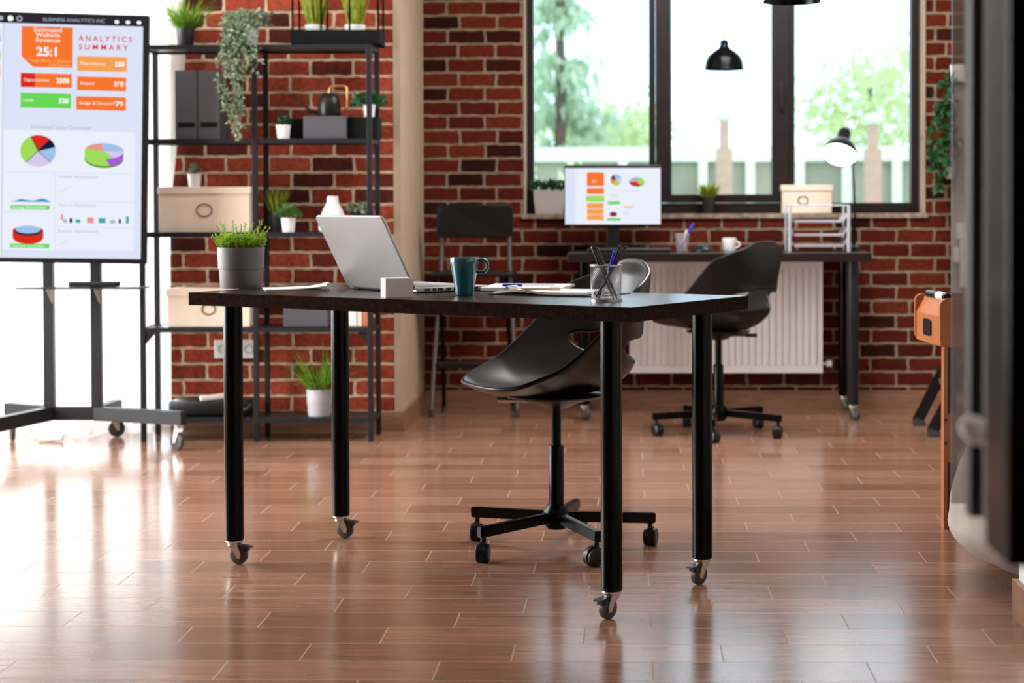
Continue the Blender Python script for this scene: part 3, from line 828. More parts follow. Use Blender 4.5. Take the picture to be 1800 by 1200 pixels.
# mesh pen cup
pc = thing('pen_cup', 'silver wire-mesh cup full of pens on the right end of the front desk', 'pen cup', (-.058, 4.425, TZ))
Rc, Hc = .0385, .089
MB().lathe([(Rc + .0018, Hc - .0025), (Rc + .0024, Hc), (Rc + .0010, Hc + .0024), (Rc - .001, Hc), (Rc, Hc - .0025), (Rc + .0018, Hc - .0025)], seg=48).build('rim', MT['mesh'], pc, smooth=True)
MB().lathe([(0, .0), (Rc + .0012, .0), (Rc + .0014, .006), (Rc - .001, .006), (Rc - .003, .002), (0, .002)], seg=48).build('base', MT['mesh'], pc, smooth=True)
w = MB(); nw = 38
for k in range(nw):
    for s in (-1, 1):
        a0 = 2 * PI * k / nw
        pts = []
        for q in range(15):
            t_ = q / 14; r_ = Rc - .002 * (1 - t_); a = a0 + s * t_ * 2.35
            pts.append((r_ * math.cos(a), r_ * math.sin(a), .003 + (Hc - .003) * t_))
        w.tube(pts, .00034, 3)
w.build('wire_mesh', MT['mesh'], pc, recalc=False)
cx, cy = -.058, 4.425
dx = (1083 - 1065) * 0
for lab, a, b, cm, bm_ in (
    ('black felt pen leaning left in the mesh cup, outer of the pair', (cx + .020, cy - .010, TZ + .005), (cx - .034, cy + .004, TZ + .136), MT['barrel'], MT['barrel']),
    ('black felt pen leaning left in the mesh cup, inner of the pair', (cx + .028, cy + .006, TZ + .005), (cx - .027, cy + .012, TZ + .134), MT['barrel'], MT['barrel']),
    ('blue-capped pen in the middle of the mesh cup', (cx - .012, cy + .004, TZ + .005), (cx + .022, cy - .004, TZ + .124), MT['blue'], MT['clearpl']),
    ('black pen behind the rightmost one in the mesh cup', (cx - .020, cy + .014, TZ + .005), (cx + .036, cy + .014, TZ + .138), MT['barrel'], MT['barrel']),
    ('rightmost black pen with a silver clip in the mesh cup', (cx - .028, cy - .004, TZ + .005), (cx + .050, cy - .004, TZ + .136), MT['barrel'], MT['barrel'])):
    pen('pen', lab, a, b, cm, bm_, .0042, .38, 'pens in the mesh cup')

# ------------------------------------------------------------------ swivel chairs
def lerpk(ks, t):
    for (t0, v0), (t1, v1) in zip(ks, ks[1:]):
        if t <= t1:
            f = (t - t0) / (t1 - t0) if t1 > t0 else 0; f = f * f * (3 - 2 * f) * .35 + f * .65
            return tuple(a + (b - a) * f for a, b in zip(v0, v1))
    return ks[-1][1]
CEN = [(0, (.255, .482)), (.12, (.215, .462)), (.35, (.06, .447)), (.5, (-.12, .452)), (.58, (-.198, .482)), (.66, (-.234, .545)), (.70, (-.242, .590)), (.76, (-.240, .640)), (.86, (-.258, .715)), (.94, (-.264, .785)), (1, (-.250, .832))]
RIM = [(0, (.17, .25, .490)), (.12, (.218, .200, .497)), (.35, (.238, .065, .545)), (.5, (.242, -.03, .632)), (.65, (.238, -.095, .708)), (.8, (.226, -.145, .768)), (.92, (.20, -.185, .812)), (1, (.172, -.215, .835))]
def shell_pt(u, v):
    c = lerpk(CEN, v); r = lerpk(RIM, v); k = abs(u) ** 2.3
    return Vector((r[0] * u, c[0] + (r[1] - c[0]) * k, c[1] + (r[2] - c[1]) * k))
def shell(parent):
    w = MB(); NT_, NR = 56, 12; grid = []
    for i in range(NT_):
        th = 2 * PI * i / NT_; c, s = math.cos(th), math.sin(th)
        e = 2 / 4.4 if s < 0 else 2 / (4.4 - 1.4 * s)
        ou = math.copysign(abs(c) ** e, c); ov = .5 + .5 * math.copysign(abs(s) ** e, s)
        hu = .78 * math.copysign(abs(c) ** .85, c); hv = .704 - .185 * hu * hu + (.036 + .030 * abs(hu)) * s
        row = []
        for j in range(NR + 1):
            t_ = j / NR; row.append(w.b.verts.new(shell_pt(hu + (ou - hu) * t_, hv + (ov - hv) * t_)))
        grid.append(row)
    for i in range(NT_):
        for j in range(NR): w.b.faces.new((grid[i][j], grid[(i + 1) % NT_][j], grid[(i + 1) % NT_][j + 1], grid[i][j + 1]))
    o = w.build('shell', MT['plastic'], parent, smooth=True, angle=180)
    m = o.modifiers.new('thick', 'SOLIDIFY'); m.thickness = .013; m.offset = 0
    m = o.modifiers.new('sub', 'SUBSURF'); m.levels = 1; m.render_levels = 2
    return o
def swivel_chair(label, loc, face, star, lever, lm):
    t = thing('swivel_chair', label, 'chair', loc, face, 'black swivel chairs')
    shell(t)
    w = MB(); w.lathe([(0, .405), (.03, .405), (.06, .42), (.135, .438), (.14, .444), (0, .446)], (0, 0, 0), 28); w.build('seat_mount', MT['blackpl'], t, smooth=True)
    w = MB(); a = lever; c, s = math.cos(a), math.sin(a)
    w.cyl((c * .05, s * .05, .425), (c * .15, s * .15, .428), .005).cyl((c * .12, s * .12, .4275), (c * .17, s * .17, .4285), .008); w.build('height_lever', lm, t, smooth=True)
    w = MB(); w.cyl((0, 0, .28), (0, 0, .42), .014).build('gas_piston', MT['blackmetal'], t, smooth=True)
    w = MB(); w.lathe([(0, .09), (.022, .09), (.022, .295), (.018, .300), (.014, .300), (0, .3)], seg=28); w.build('column', MT['blackmetal'], t, smooth=True)
    w = MB(); w.lathe([(0, .058), (.026, .058), (.036, .07), (.040, .095), (.036, .112), (.026, .128), (0, .130)], seg=32); w.build('hub', MT['blackmetal'], t, smooth=True)
    for k in range(5):
        a = star - face + k * 2 * PI / 5; c, s = math.cos(a), math.sin(a)
        w = MB(); w.bar((c * .03, s * .03, .092), (c * .288, s * .288, .082), .022, .030, bev=.003)
        arm = w.build('base_arm', MT['blackmetal'], t)
        w = MB(); sw = a + (1.2, -.6, 2.0, .7, -1.4)[k]
        q = Vector((c * .272, s * .272, 0)); dxy = Vector((math.cos(sw), math.sin(sw), 0)); px = Vector((-dxy.y, dxy.x, 0))
        w.cyl(q + Vector((0, 0, .045)), q + Vector((0, 0, .07)), .008, seg=12)
        off = q + dxy * .010 + Vector((0, 0, .0255))
        for sgn in (-1, 1):
            w.lathe([(0, -.0065), (.021, -.0065), (.0255, -.003), (.0255, .004), (.021, .0065), (0, .0065)], off + px * sgn * .0125, 24, axis=px)
        w.lathe([(.0262, -.007), (.0285, -.007), (.0285, .007), (.0262, .007)], off + Vector((0, 0, .002)), 24, axis=px)
        # keep only upper half of hood
        w.build('caster', MT['blackpl'], arm, smooth=True)
    return t
swivel_chair('black shell swivel chair with an open back, pushed up behind the front desk', (-.2116, 5.141, 0), math.radians(117), math.radians(8), math.radians(60), MT['chrome'])
swivel_chair('black shell swivel chair turned to the desk by the window and radiator', (.38, 7.673, 0), math.radians(49), math.radians(46), math.radians(-70), MT['blackpl'])

# ------------------------------------------------------------------ window desk
bd = thing('desk', 'dark desk standing along the brick wall under the window', 'desk', (.405, 8.345, 0))
BT = .764
MB().span((-.685, -.265, BT - .04), (.685, .262, BT), bev=.002).build('tabletop', MT['blackwood'], bd)
for x, y in ((-.613, -.18), (-.613, .2), (.61, -.18), (.615, .2)):
    w = MB(); w.lathe([(0, .07), (.024, .07), (.027, .075), (.027, BT - .04), (0, BT - .04)], (x, y, 0), 32); lg = w.build('leg', MT['blackmetal'] if not (x > 0 and y < 0) else MT['rackmetal'], bd, smooth=True)
    caster(lg, (x, y, 0), -.9, h=.07, brake=False)
# monitor
def screen_graphics(w, items, kx, kz, ox_, oz_, y):
    pass
g_or = emit('screen_orange', srgb(250, 118, 45), 1.0); g_or2 = emit('screen_light_orange', srgb(248, 160, 85), 1.0); g_red = emit('screen_red', srgb(225, 45, 30), .95)
g_gr = emit('screen_green', srgb(105, 215, 85), 1.0); g_lgr = emit('screen_light_green', srgb(160, 220, 90), 1.0); g_w = emit('screen_white', srgb(236, 240, 252), 1.0); g_bg = emit('screen_lavender', srgb(222, 228, 247), 1.0)
g_dk = emit('screen_dark', srgb(45, 40, 50), 1.0); g_bl = emit('screen_light_blue', srgb(160, 195, 235), 1.0); g_nv = emit('screen_navy', srgb(20, 28, 60), 1.0); g_lv = emit('screen_lilac', srgb(215, 200, 240), 1.0)
g_vi = emit('screen_violet', srgb(170, 90, 215), 1.0); g_te = emit('screen_teal', srgb(60, 170, 175), 1.0); g_gy = emit('screen_grey', srgb(175, 180, 195), 1.0); g_pk = emit('screen_pink', srgb(235, 150, 145), 1.0)
g_yl = emit('screen_yellow', srgb(245, 205, 130), 1.0); g_dg = emit('screen_dark_green', srgb(70, 130, 15), 1.0); g_tx = emit('screen_text_white', (1, 1, 1), 1.0); g_mb = emit('screen_mid_blue', srgb(75, 145, 205), 1.0)
def rect(w, a, b, c, d, m, y): w.poly([(a, y, b), (c, y, b), (c, y, d), (a, y, d)], m)
def pie(w, cx, cz, rx, rz, a0, a1, m, y, n=16):
    w.poly([(cx, y, cz)] + [(cx + rx * math.cos(math.radians(a0 + (a1 - a0) * k / n)), y, cz + rz * math.sin(math.radians(a0 + (a1 - a0) * k / n))) for k in range(n + 1)], m)
def disc(w, cx, cz, rx, rz, m, y, n=32): w.poly([(cx + rx * math.cos(2 * PI * k / n), y, cz + rz * math.sin(2 * PI * k / n)) for k in range(n)], m)

mo = thing('monitor', 'wide desktop monitor showing orange and green charts on the window desk', 'monitor', (-.077, 8.36, BT))
MWd, MHt = .452, .282; mz0 = .121
w = MB(); w.span((-MWd / 2, -.012, mz0), (MWd / 2, .02, mz0 + MHt), bev=.004); w.box((0, .03, mz0 + .12), (.2, .03, .14), bev=.008)
hs = w.build('housing', MT['blackpl'], mo)
w = MB(); y = -.0125
X0, Z1 = -MWd / 2 + .004, mz0 + MHt - .006; KX = (MWd - .008) / 1250; KZ = (MHt - .012) / 790
def q(u, v): return X0 + (u - 110) * KX, Z1 - (v - 80) * KZ
def R_(u0, v0, u1, v1, m, dy): a, b = q(u0, v0); c, d = q(u1, v1); rect(w, a, b, c, d, m, y - dy * .0002)
R_(110, 80, 1360, 870, g_w, 0); R_(110, 80, 1360, 105, g_dk, 1)
R_(395, 160, 620, 350, g_or, 1); R_(395, 375, 620, 455, g_or, 1); R_(385, 480, 625, 560, g_lgr, 1)
for v in (580, 660, 740): R_(395, v, 615, v + 72, g_or2, 1)
R_(670, 555, 830, 600, g_gr, 1); R_(660, 785, 840, 820, g_gr, 1)
cxx, czz = q(780, 265); rx, rz = 72 * KX, 80 * KZ
for a0, a1, m_ in ((20, 120, g_bl), (120, 170, g_nv), (170, 230, g_or), (230, 320, g_lgr), (320, 380, g_lv)): pie(w, cxx, czz, rx, rz, a0, a1, m_, y - .0004)
cxx, czz = q(1050, 290); disc(w, cxx, czz - .002, 100 * KX, 60 * KZ, g_nv, y - .0003)
pie(w, cxx, czz + .001, 98 * KX, 56 * KZ, 190, 300, g_red, y - .0005); pie(w, cxx, czz + .001, 98 * KX, 56 * KZ, -60, 60, g_lgr, y - .0005); pie(w, cxx, czz + .001, 98 * KX, 56 * KZ, 60, 190, g_gy, y - .0005)
cxx, czz = q(742, 735); disc(w, cxx, czz, 50 * KX, 30 * KZ, g_red, y - .0003); disc(w, cxx, czz + .004, 46 * KX, 22 * KZ, g_dk, y - .0005)
R_(870, 400, 1080, 425, g_bg, 1); R_(880, 620, 1000, 650, g_yl, 1); R_(690, 460, 810, 500, g_bg, 1); R_(870, 700, 950, 740, g_bg, 1)
R_(110, 110, 250, 870, g_bg, .5)
a, b = q(470, 300); text_mesh(w, '25:1', a - .006, b, .017, g_tx, y - .0006)
w.build('screen', None, hs)
w = MB(); w.span((-.03, .0, .01), (.03, .02, mz0 + .06), bev=.003); w.build('stand', MT['blackpl'], mo)
w = MB(); w.span((-.12, -.075, 0), (.12, .085, .012), bev=.004); w.build('foot', MT['blackpl'], mo)
w = MB(); w.span((-.19, -.06, .004), (.19, .06, .017), bev=.003)
kb = thing('keyboard', 'black keyboard lying in front of the window-desk monitor', 'keyboard', (.0, 8.19, BT))
w.build('case', MT['blackpl'], kb)
w = MB()
for i in range(5):
    for j in range(18): w.box((-.173 + j * .0203, -.045 + i * .022, .0185), (.016, .018, .004), bev=.001)
w.build('keycaps', MT['rubber'], kb)
w = MB()
for x in (-.17, .17): w.span((x - .01, -.05, 0), (x + .01, .05, .005))
w.build('feet', MT['rubber'], kb)
w = MB()
nr = 10
w.lathe([(0, .034), (.012, .033), (.024, .026), (.031, .012), (.032, 0), (0, 0)], seg=24)
ms = w.build('computer_mouse', MT['blackpl'], smooth=True, loc=(.337, 8.25, BT)); ms.scale = (1, 1.6, 1); ms.rotation_euler = (0, 0, 1.2)
tag(ms, 'black computer mouse on the window desk, right of the glass of pens', 'mouse')
tg = thing('pen_glass', 'clear tumbler holding blue pens on the window desk', 'glass', (.245, 8.33, BT))
MB().lathe([(0, 0), (.027, 0), (.036, .085), (.0345, .085), (.026, .005), (0, .005)], seg=28).build('tumbler', MT['clearglass'], tg, smooth=True)
for k, (a, b) in enumerate((((.23, 8.32, BT + .007), (.300, 8.34, BT + .132)), ((.235, 8.335, BT + .007), (.268, 8.35, BT + .100)))):
    pen('pen', ('blue pen leaning high out of the tumbler on the window desk', 'shorter brownish pen inside the tumbler on the window desk')[k], a, b, MT['blue'] if k == 0 else MT['kraft'], MT['blue'] if k == 0 else MT['kraft'], .004, .35, 'pens in the tumbler')
mw = thing('white_mug', 'white mug on the window desk, half hidden behind the chair back', 'mug', (.463, 8.33, BT))
MB().lathe([(0, 0), (.026, 0), (.03, .006), (.033, .062), (.031, .063), (.028, .01), (0, .008)], seg=32).build('body', MT['potwhite'], mw, smooth=True)
w = MB(); w.tube([(.028 + .022 * math.sin(PI * k / 10), 0, .015 + .035 * k / 10) for k in range(11)], .004, 8); w.build('handle', MT['potwhite'], mw, smooth=True)
# stacked clear letter trays
tr = thing('letter_tray', 'stack of clear acrylic letter trays on the right of the window desk', 'letter tray', (.872, 8.36, BT))
for s_ in (-1, 1):
    w = MB()
    w.cyl((s_ * .135, -.10, 0), (s_ * .135, -.10, .215), .008).cyl((s_ * .135, .10, 0), (s_ * .135, .10, .215), .006)
    w.build('side_post', MT['acrylic'], tr, smooth=True)
for y_ in (-.10, .10): MB().cyl((-.135, y_, .213), (.135, y_, .213), .004).build('cross_rail', MT['acrylic'], tr, smooth=True)
for z in (.022, .072, .135):
    w = MB()
    w.span((-.11, -.10, z), (.11, .12, z + .003)); w.span((-.11, -.102, z), (.11, -.099, z + .012))
    for s_ in (-1, 1): w.prism([(s_ * .11, z), (s_ * .11, z + .003), (s_ * .132, z + .04), (s_ * .135, z + .04)], 1, -.10, .12)
    w.build('tray', MT['acrylic'], tr)
MB().span((.02, -.08, .0752), (.09, .1, .0785)).build('documents', MT['paper'], tr)
# desk lamp
dl = thing('desk_lamp', 'black desk lamp with a glowing tilted shade on the window desk', 'lamp', (1.043, 8.36, BT))
w = MB(); w.lathe([(0, 0), (.032, 0), (.032, .02), (.012, .028), (.0, .03)], seg=28); w.build('base', MT['blackpl'], dl, smooth=True)
sc = at(1477, 262, 8.36) - Vector(dl.location)
w = MB(); el = Vector((.0, 0, .03)); top = at(1499, 292, 8.36) - Vector(dl.location)
w.cyl(el, (.006, 0, .2), .008, .0045, seg=10).cyl((.006, 0, .2), top, .0045, seg=10)
w.tube([(.0, 0, .05), (-.012, 0, .12), (-.010, 0, .17), (.002, 0, .24), (.004, 0, .3), (top.x, 0, top.z)], .0022, 6); w.build('stem', MT['blackmetal'], dl, smooth=True)
ax = Vector((.30, .08, 1)).normalized()
bc = at(1475, 273, 8.34) - Vector(dl.location)
ax = Vector((.26, .62, .80)).normalized()
w = MB(); w.lathe([(.084, 0), (.080, .024), (.064, .058), (.040, .084), (.030, .093), (.031, .138), (.025, .152), (0, .154)], bc, 36, axis=ax)
w.lathe([(.0835, .001), (.079, .024), (.063, .057), (.039, .080), (0, .086)], bc, 36, axis=ax)
sh = w.build('shade', MT['blackpl'], dl, smooth=True)
w = MB(); w.lathe([(.081, .004), (.0, .0045)], bc, 36, axis=ax); w.build('glow_disc', MT['bulb'], sh)
w = MB(); rc = at(1497, 215, 8.40) - Vector(dl.location)
w.tube([(rc.x + .026 * math.cos(2 * PI * k / 24), rc.y, rc.z + .03 * math.sin(2 * PI * k / 24)) for k in range(24)], .0028, 6, closed=True); w.build('grip_ring', MT['chrome'], sh, smooth=True)
w = MB(); w.tube([top, (top.x + .004, .0, top.z + .012), (bc.x + .05, bc.y + .03, bc.z + .0)], .005, 8); w.build('joint', MT['blackpl'], dl, smooth=True)

# ------------------------------------------------------------------ window sill things (stand on the sill)
SZ = WZ0; SY = YB + .045
def storage_box(label, loc, W, D, Hh, lid, ringx, ringr, group='beige lidded storage boxes', rz=0):
    t = thing('storage_box', label, 'box', loc, rz, group)
    MB().span((-W / 2 + .006, -D / 2 + .006, 0), (W / 2 - .006, D / 2 - .006, Hh - .004), bev=.002).build('body', MT['kraft'], t)
    MB().span((-W / 2, -D / 2, Hh - lid), (W / 2, D / 2, Hh), bev=.003).build('lid', MT['kraft'], t)
    zc = (Hh - lid) * .58
    w = MB(); w.tube([(ringx + ringr * 1.25 * math.cos(2 * PI * k / 28), -D / 2 + .004, zc + ringr * math.sin(2 * PI * k / 28)) for k in range(28)], .003, 6, closed=True)
    w.build('ring_pull', MT['bronze'], t, smooth=True)
    return t
MT['bronze'] = mat('aged_bronze', (0.16, 0.11, 0.07), 0.4, metal=.6)
storage_box('beige lidded box with a ring pull standing on the window sill', ((at(1373, 350, SY).x + at(1463, 350, SY).x) / 2, SY + .03, SZ), .248, .12, .137, .03, -.02, .019)
pb = thing('planter_box', 'white rectangular planter of leafy greens on the left of the window sill', 'potted plant', (at(966, 350, SY).x, SY, SZ))
w = MB(); w.prism([(-.066, 0), (.066, 0), (.076, .118), (-.076, .118)], 1, -.035, .035); w.build('planter', MT['plantergrey'], pb)
w = MB()
for i in range(230):
    x = random.uniform(-.08, .08); w.leaf((x, random.uniform(-.04, .04), .11 + random.random() * .04), (random.gauss(0, .8), random.gauss(0, .8), .7), .028, .018)
w.build('foliage', MT['leafdark'], pb, recalc=False)
grass_plant('grass_pot', 'small dark pot of spiky grass on the middle of the window sill', (at(1245, 350, SY).x, SY - .005, SZ), MT['potblack'], MT['grassyel'], .034, .078, 130, .11, .8, .010, cat='potted plant')

# ------------------------------------------------------------------ radiator
rx0, rx1 = .0, at(1446, 550, 8.52).x
rd = thing('radiator', 'white ribbed panel radiator on the brick wall under the window desk', 'radiator', ((rx0 + rx1) / 2, 8.52, 0))
rz0, rz1 = at(1300, 655, 8.52).z, at(1300, 459, 8.52).z; hw = (rx1 - rx0) / 2
w = MB(); n = 27; step = (2 * hw - .05) / n; pts = [(-hw, .0)]
for k in range(n):
    x = -hw + .025 + k * step
    pts += [(x + step * .08, 0), (x + step * .2, -.008), (x + step * .75, -.008), (x + step * .87, 0)]
pts += [(hw, 0), (hw, .02), (-hw, .02)]
w.prism(pts, 2, rz0 + .035, rz1 - .03); w.span((-hw, -.008, rz0), (hw, .02, rz0 + .036)); w.span((-hw, -.008, rz1 - .031), (hw, .02, rz1))
w.build('front_panel', MT['radiator'], rd)
MB().span((-hw + .01, .045, rz0 + .01), (hw - .01, .06, rz1 - .02)).build('rear_panel', MT['radiator'], rd)
MB().span((-hw, .0, rz1), (hw, .062, rz1 + .004)).span((-hw + .001, .02, rz0 + .02), (-hw + .004, .06, rz1)).span((hw - .004, .02, rz0 + .02), (hw - .001, .06, rz1)).build('grille', MT['radiator'], rd)
w = MB()
for x in (-hw + .15, hw - .15): w.span((x - .02, .06, rz0 + .1), (x + .02, .0995, rz0 + .16))
w.build('bracket', MT['rackmetal'], rd)
w = MB(); w.cyl((hw, .03, rz0 + .04), (hw + .03, .03, rz0 + .04), .008).cyl((hw + .02, .03, rz0 + .04), (hw + .045, .03, rz0 + .04), .017)
w.build('valve', MT['potwhite'], rd, smooth=True)

# ------------------------------------------------------------------ pendant lamps
def pendant(label, p, R, cord):
    t = thing('pendant_lamp', label, 'lamp', p, 0, 'black pendant lamps')
    k = R / .088
    pr = [(.088, 0), (.086, .006), (.082, .035), (.070, .060), (.045, .080), (.026, .092), (.018, .104), (.017, .128), (.0, .130)]
    w = MB(); w.lathe([(a * k, b * k) for a, b in pr], seg=44); w.lathe([(.0865 * k, .0005), (.080 * k, .034 * k), (.068 * k, .058 * k), (.043 * k, .078 * k), (0, .085 * k)], seg=44, m=None)
    w.build('shade', MT['blackmetal'], t, smooth=True)
    w = MB(); w.lathe([(.030 * k, .030 * k), (.028 * k, .045 * k), (.015 * k, .06 * k), (0, .065 * k)], seg=20).lathe([(0, .012 * k), (.02 * k, .018 * k), (.03 * k, .03 * k)], seg=20); w.build('bulb', MT['bulb'], t, smooth=True)
    w = MB(); w.cyl((0, 0, .128 * k), (0, 0, .175 * k), .005 * k); w.build('cord_grip', MT['brass'], t, smooth=True)
    w = MB(); w.cyl((0, 0, .17 * k), (0, 0, ZC - p[2]), .0022); w.build('cord', MT['cordmat'], t)
MT['brass'] = mat('brass', (0.55, 0.42, 0.2), 0.35, metal=.8); MT['cordmat'] = mat('pale_cord', (0.5, 0.55, 0.5), 0.6)
pendant('black dome pendant lamp hanging in front of the middle window casement', tuple(at(1273, 122, 8.0)), .088, 0)
pendant('black dome pendant lamp cut off by the top edge of the photo', tuple(at(1392, 4, 6.5)), .104, 0)

# ------------------------------------------------------------------ shelving rack
RX0, RX1, RY0, RY1 = -2.03, -1.078, 7.425, 7.655
rk = thing('shelving_rack', 'tall charcoal steel shelving rack against the left brick wall', 'shelf', (RX0, RY0, 0))
pw = .021; XM = -1.556
xs = (0, XM - RX0, RX1 - RX0); D = RY1 - RY0
zs = [.10, .477, .873, 1.262, 1.652]
for x in xs:
    for y in (0, D):
        MB().span((x - pw / 2, y - pw / 2, 0), (x + pw / 2, y + pw / 2, 1.652), bev=.001).build('post', MT['rackmetal'], rk)
for z in zs:
    w = MB()
    for x0, x1 in ((xs[0], xs[1]), (xs[1], xs[2])):
        w.span((x0 + pw / 2, -pw / 2 + .001, z - .02), (x1 - pw / 2, -pw / 2 + .016, z)); w.span((x0 + pw / 2, D + pw / 2 - .016, z - .02), (x1 - pw / 2, D + pw / 2 - .001, z))
    for x in xs: w.span((x - .008, pw / 2, z - .02), (x + .008, D - pw / 2, z))
    w.span((xs[0] + pw / 2, pw / 2 - .006, z - .012), (xs[2] - pw / 2, D - pw / 2 + .006, z - .002))
    w.build('shelf', MT['rackmetal'], rk)
for x, s_ in ((0, 1), (xs[2], -1)):
    MB().prism([(x + s_ * pw / 2, .457), (x + s_ * .055, .457), (x + s_ * pw / 2, .405)], 1, -.004, .004).build('gusset', MT['rackmetal'], rk)
def on(u, v, Y, z): # x from the photo, standing on shelf height z
    return (at(u, v, Y).x, Y, z)
Z0, Z1s, Z2, Z3, Z4 = zs
YS = 7.53
grass_plant('fern_pot', 'arching green grass in a black pot on the left end of the top shelf', on(326, 60, YS, Z4), MT['potblack'], MT['grass'], .038, .078, 190, .22, 1.3, .008, bend=.45)
# trailing ivy
iv = thing('trailing_ivy', 'grey-green ivy trailing from a pale pot on top of the rack', 'potted plant', on(436, 60, 7.50, Z4))
MB().lathe([(0, 0), (.036, 0), (.048, .10), (.045, .10), (.04, .09), (0, .09)], seg=32).build('pot', MT['potlight'], iv, smooth=True)
w = MB()
for i in range(260):
    a = random.uniform(0, 2 * PI); w.leaf((math.cos(a) * random.uniform(0, .10), math.sin(a) * random.uniform(0, .06), .085 + random.random() * .06), (math.cos(a), math.sin(a), random.gauss(.2, .5)), .026, .018)
def vine(pts, n):
    w.tube(pts, .0012, 4)
    for i in range(n):
        t_ = random.random() * (len(pts) - 1); k = int(t_); k = min(k, len(pts) - 2); p = Vector(pts[k]).lerp(Vector(pts[k + 1]), t_ - k)
        w.leaf(p + Vector((random.gauss(0, .010), random.gauss(0, .006), 0)), (random.gauss(0, .8), random.gauss(-.3, .5), random.gauss(-.3, .6)), .022 * random.uniform(.7, 1.3), .016)
for k in range(28):
    a = -PI / 2 + random.gauss(0, .75); sx_ = math.cos(a) * .09; x_end = -.022 + random.gauss(0, .048)
    L = random.choice((.12, .16, .2, .24, .42, .44)) if x_end < .0 else random.choice((.1, .16, .2, .26))
    if k in (0, 1, 2, 3): L = .52; x_end = -.03 + random.gauss(0, .015)
    y0 = -.118 - random.random() * .02
    vine([(sx_ * .4, -.03, .1), (sx_ * .7, -.075, .115), (sx_ * .7 + x_end * .3, y0, .06), (x_end, y0 - .004, .0), (x_end + random.gauss(0, .015), y0 - .006, .05 - L * .5), (x_end * .6 + random.gauss(0, .01) + .005, y0, .12 - L)], int(30 * L / .2))
w.build('vines', MT['leafsage'], iv, recalc=False)
# black plant cage with two grass pots
ux0, ux1 = at(517, 60, 7.52).x, at(671, 60, 7.52).x
cgx = (ux0 + ux1) / 2; cw = (ux1 - ux0) / 2
cg = thing('plant_cage', 'black wire-cage planter with a solid tray base on the right of the top rack shelf', 'planter', (cgx, 7.535, Z4))
w = MB(); w.span((-cw, -.085, .0), (cw, .085, .004)); w.span((-cw, -.085, .0), (cw, -.081, .062)); w.span((-cw, .081, 0), (cw, .085, .062)); w.span((-cw, -.081, 0), (-cw + .004, .081, .062)); w.span((cw - .004, -.081, 0), (cw, .081, .062)); w.span((-cw + .004, -.081, .04), (cw - .004, .081, .044))
w.build('tray', MT['blackbd'], cg)
for k in range(4):
    x = -cw + .006 + k * (2 * cw - .012) / 3
    for y in (-.079, .079):
        MB().span((x - .004, y - .004, .062), (x + .004, y + .004, .42)).build('bar', MT['blackmetal'], cg)
w = MB()
for y in (-.079, .079): w.span((-cw + .002, y - .004, .42), (cw - .002, y + .004, .428))
for x in (-cw + .006, cw - .006): w.span((x - .004, -.075, .42), (x + .004, .075, .428))
w.build('top_frame', MT['blackmetal'], cg)
for u, lab in ((554, 'left grass tuft in a low white bowl inside the wire cage'), (624, 'right grass tuft in a low white bowl inside the wire cage')):
    grass_plant('grass_pot', lab, (at(u, 45, 7.535).x, 7.535, Z4 + .0445), MT['potwhite'], MT['grassyel'], .044, .045, 170, .20, .30, .007, group='grass tufts in the wire cage', bend=.1)
# magazine files
for u0, u1, lab in ((308, 346, 'charcoal magazine file with a black label slot, left of the pair on the rack'), (348, 386, 'charcoal magazine file with a black label slot, right of the pair on the rack')):
    x0, x1 = at(u0, 180, 7.44).x, at(u1, 180, 7.44).x
    t = thing('magazine_file', lab, 'file', ((x0 + x1) / 2, 7.44, Z3), 0, 'magazine files on the rack'); hw_ = (x1 - x0) / 2
    hgt = at(330, 124, 7.44).z - Z3
    MB().prism([(0, 0), (.20, 0), (.20, hgt * .55), (.07, hgt), (0, hgt)], 0, -hw_, hw_).build('case', MT['charcoal'], t)
    MB().span((-hw_ + .010, -.002, .050), (hw_ - .010, .001, .070)).build('label_slot', MT['blackbd'], t)
# watering can on the boxes; boxes on shelf 4
ZB = at(560, 204, 7.45).z - Z3
x0, x1 = at(533, 220, 7.45).x, at(609, 220, 7.45).x
w = MB(); w.span((x0, 7.45, Z3), (x1, 7.60, Z3 + ZB), bev=.002)
def centred(w, name, m, label, cat, group=None, kind=None, smooth=False):
    xs_ = [v.co for v in w.b.verts]; c = Vector((sum(v.x for v in xs_), sum(v.y for v in xs_), 0)) / len(xs_); c.z = min(v.z for v in xs_)
    for v in w.b.verts: v.co -= c
    return tag(w.build(name, m, loc=c, smooth=smooth), label, cat, group, kind)
centred(w, 'document_box', MT['charcoal'], 'charcoal box under the watering can on the second rack shelf', 'box')
w = MB(); w.span((x1 + .004, 7.47, Z3), (at(663, 220, 7.47).x, 7.60, Z3 + ZB - .004), bev=.002); centred(w, 'document_box', MT['blackbd'], 'black box right of the charcoal one under the small leafy plant', 'box')
w = MB(); w.span((at(506, 220, 7.55).x, 7.55, Z3), (x0 - .003, 7.63, Z3 + ZB - .006), bev=.002); centred(w, 'document_box', MT['blackbd'], 'black box standing behind the small white cactus pot', 'box')
wc = thing('watering_can', 'black watering can with a copper handle on top of the charcoal box', 'watering can', (at(579, 190, 7.52).x, 7.52, Z3 + ZB))
w = MB(); w.lathe([(0, 0), (.046, 0), (.048, .004), (.047, .05), (.042, .078), (.030, .094), (.027, .098), (0, .098)], seg=36); w.build('body', MT['blackpl'], wc, smooth=True)
w = MB(); w.tube([(-.035, -.01, .015), (-.075, -.012, .02), (-.1, -.014, .045), (-.15, -.016, .098)], [.009, .007, .005, .0035], 10); w.build('spout', MT['blackpl'], wc, smooth=True)
w = MB(); hp_ = [(.0, 0, .095)]
for k in range(7): a = math.radians(180 - 90 * k / 6); hp_.append((.018 + .018 * math.cos(a), 0, .112 + .018 * math.sin(a)))
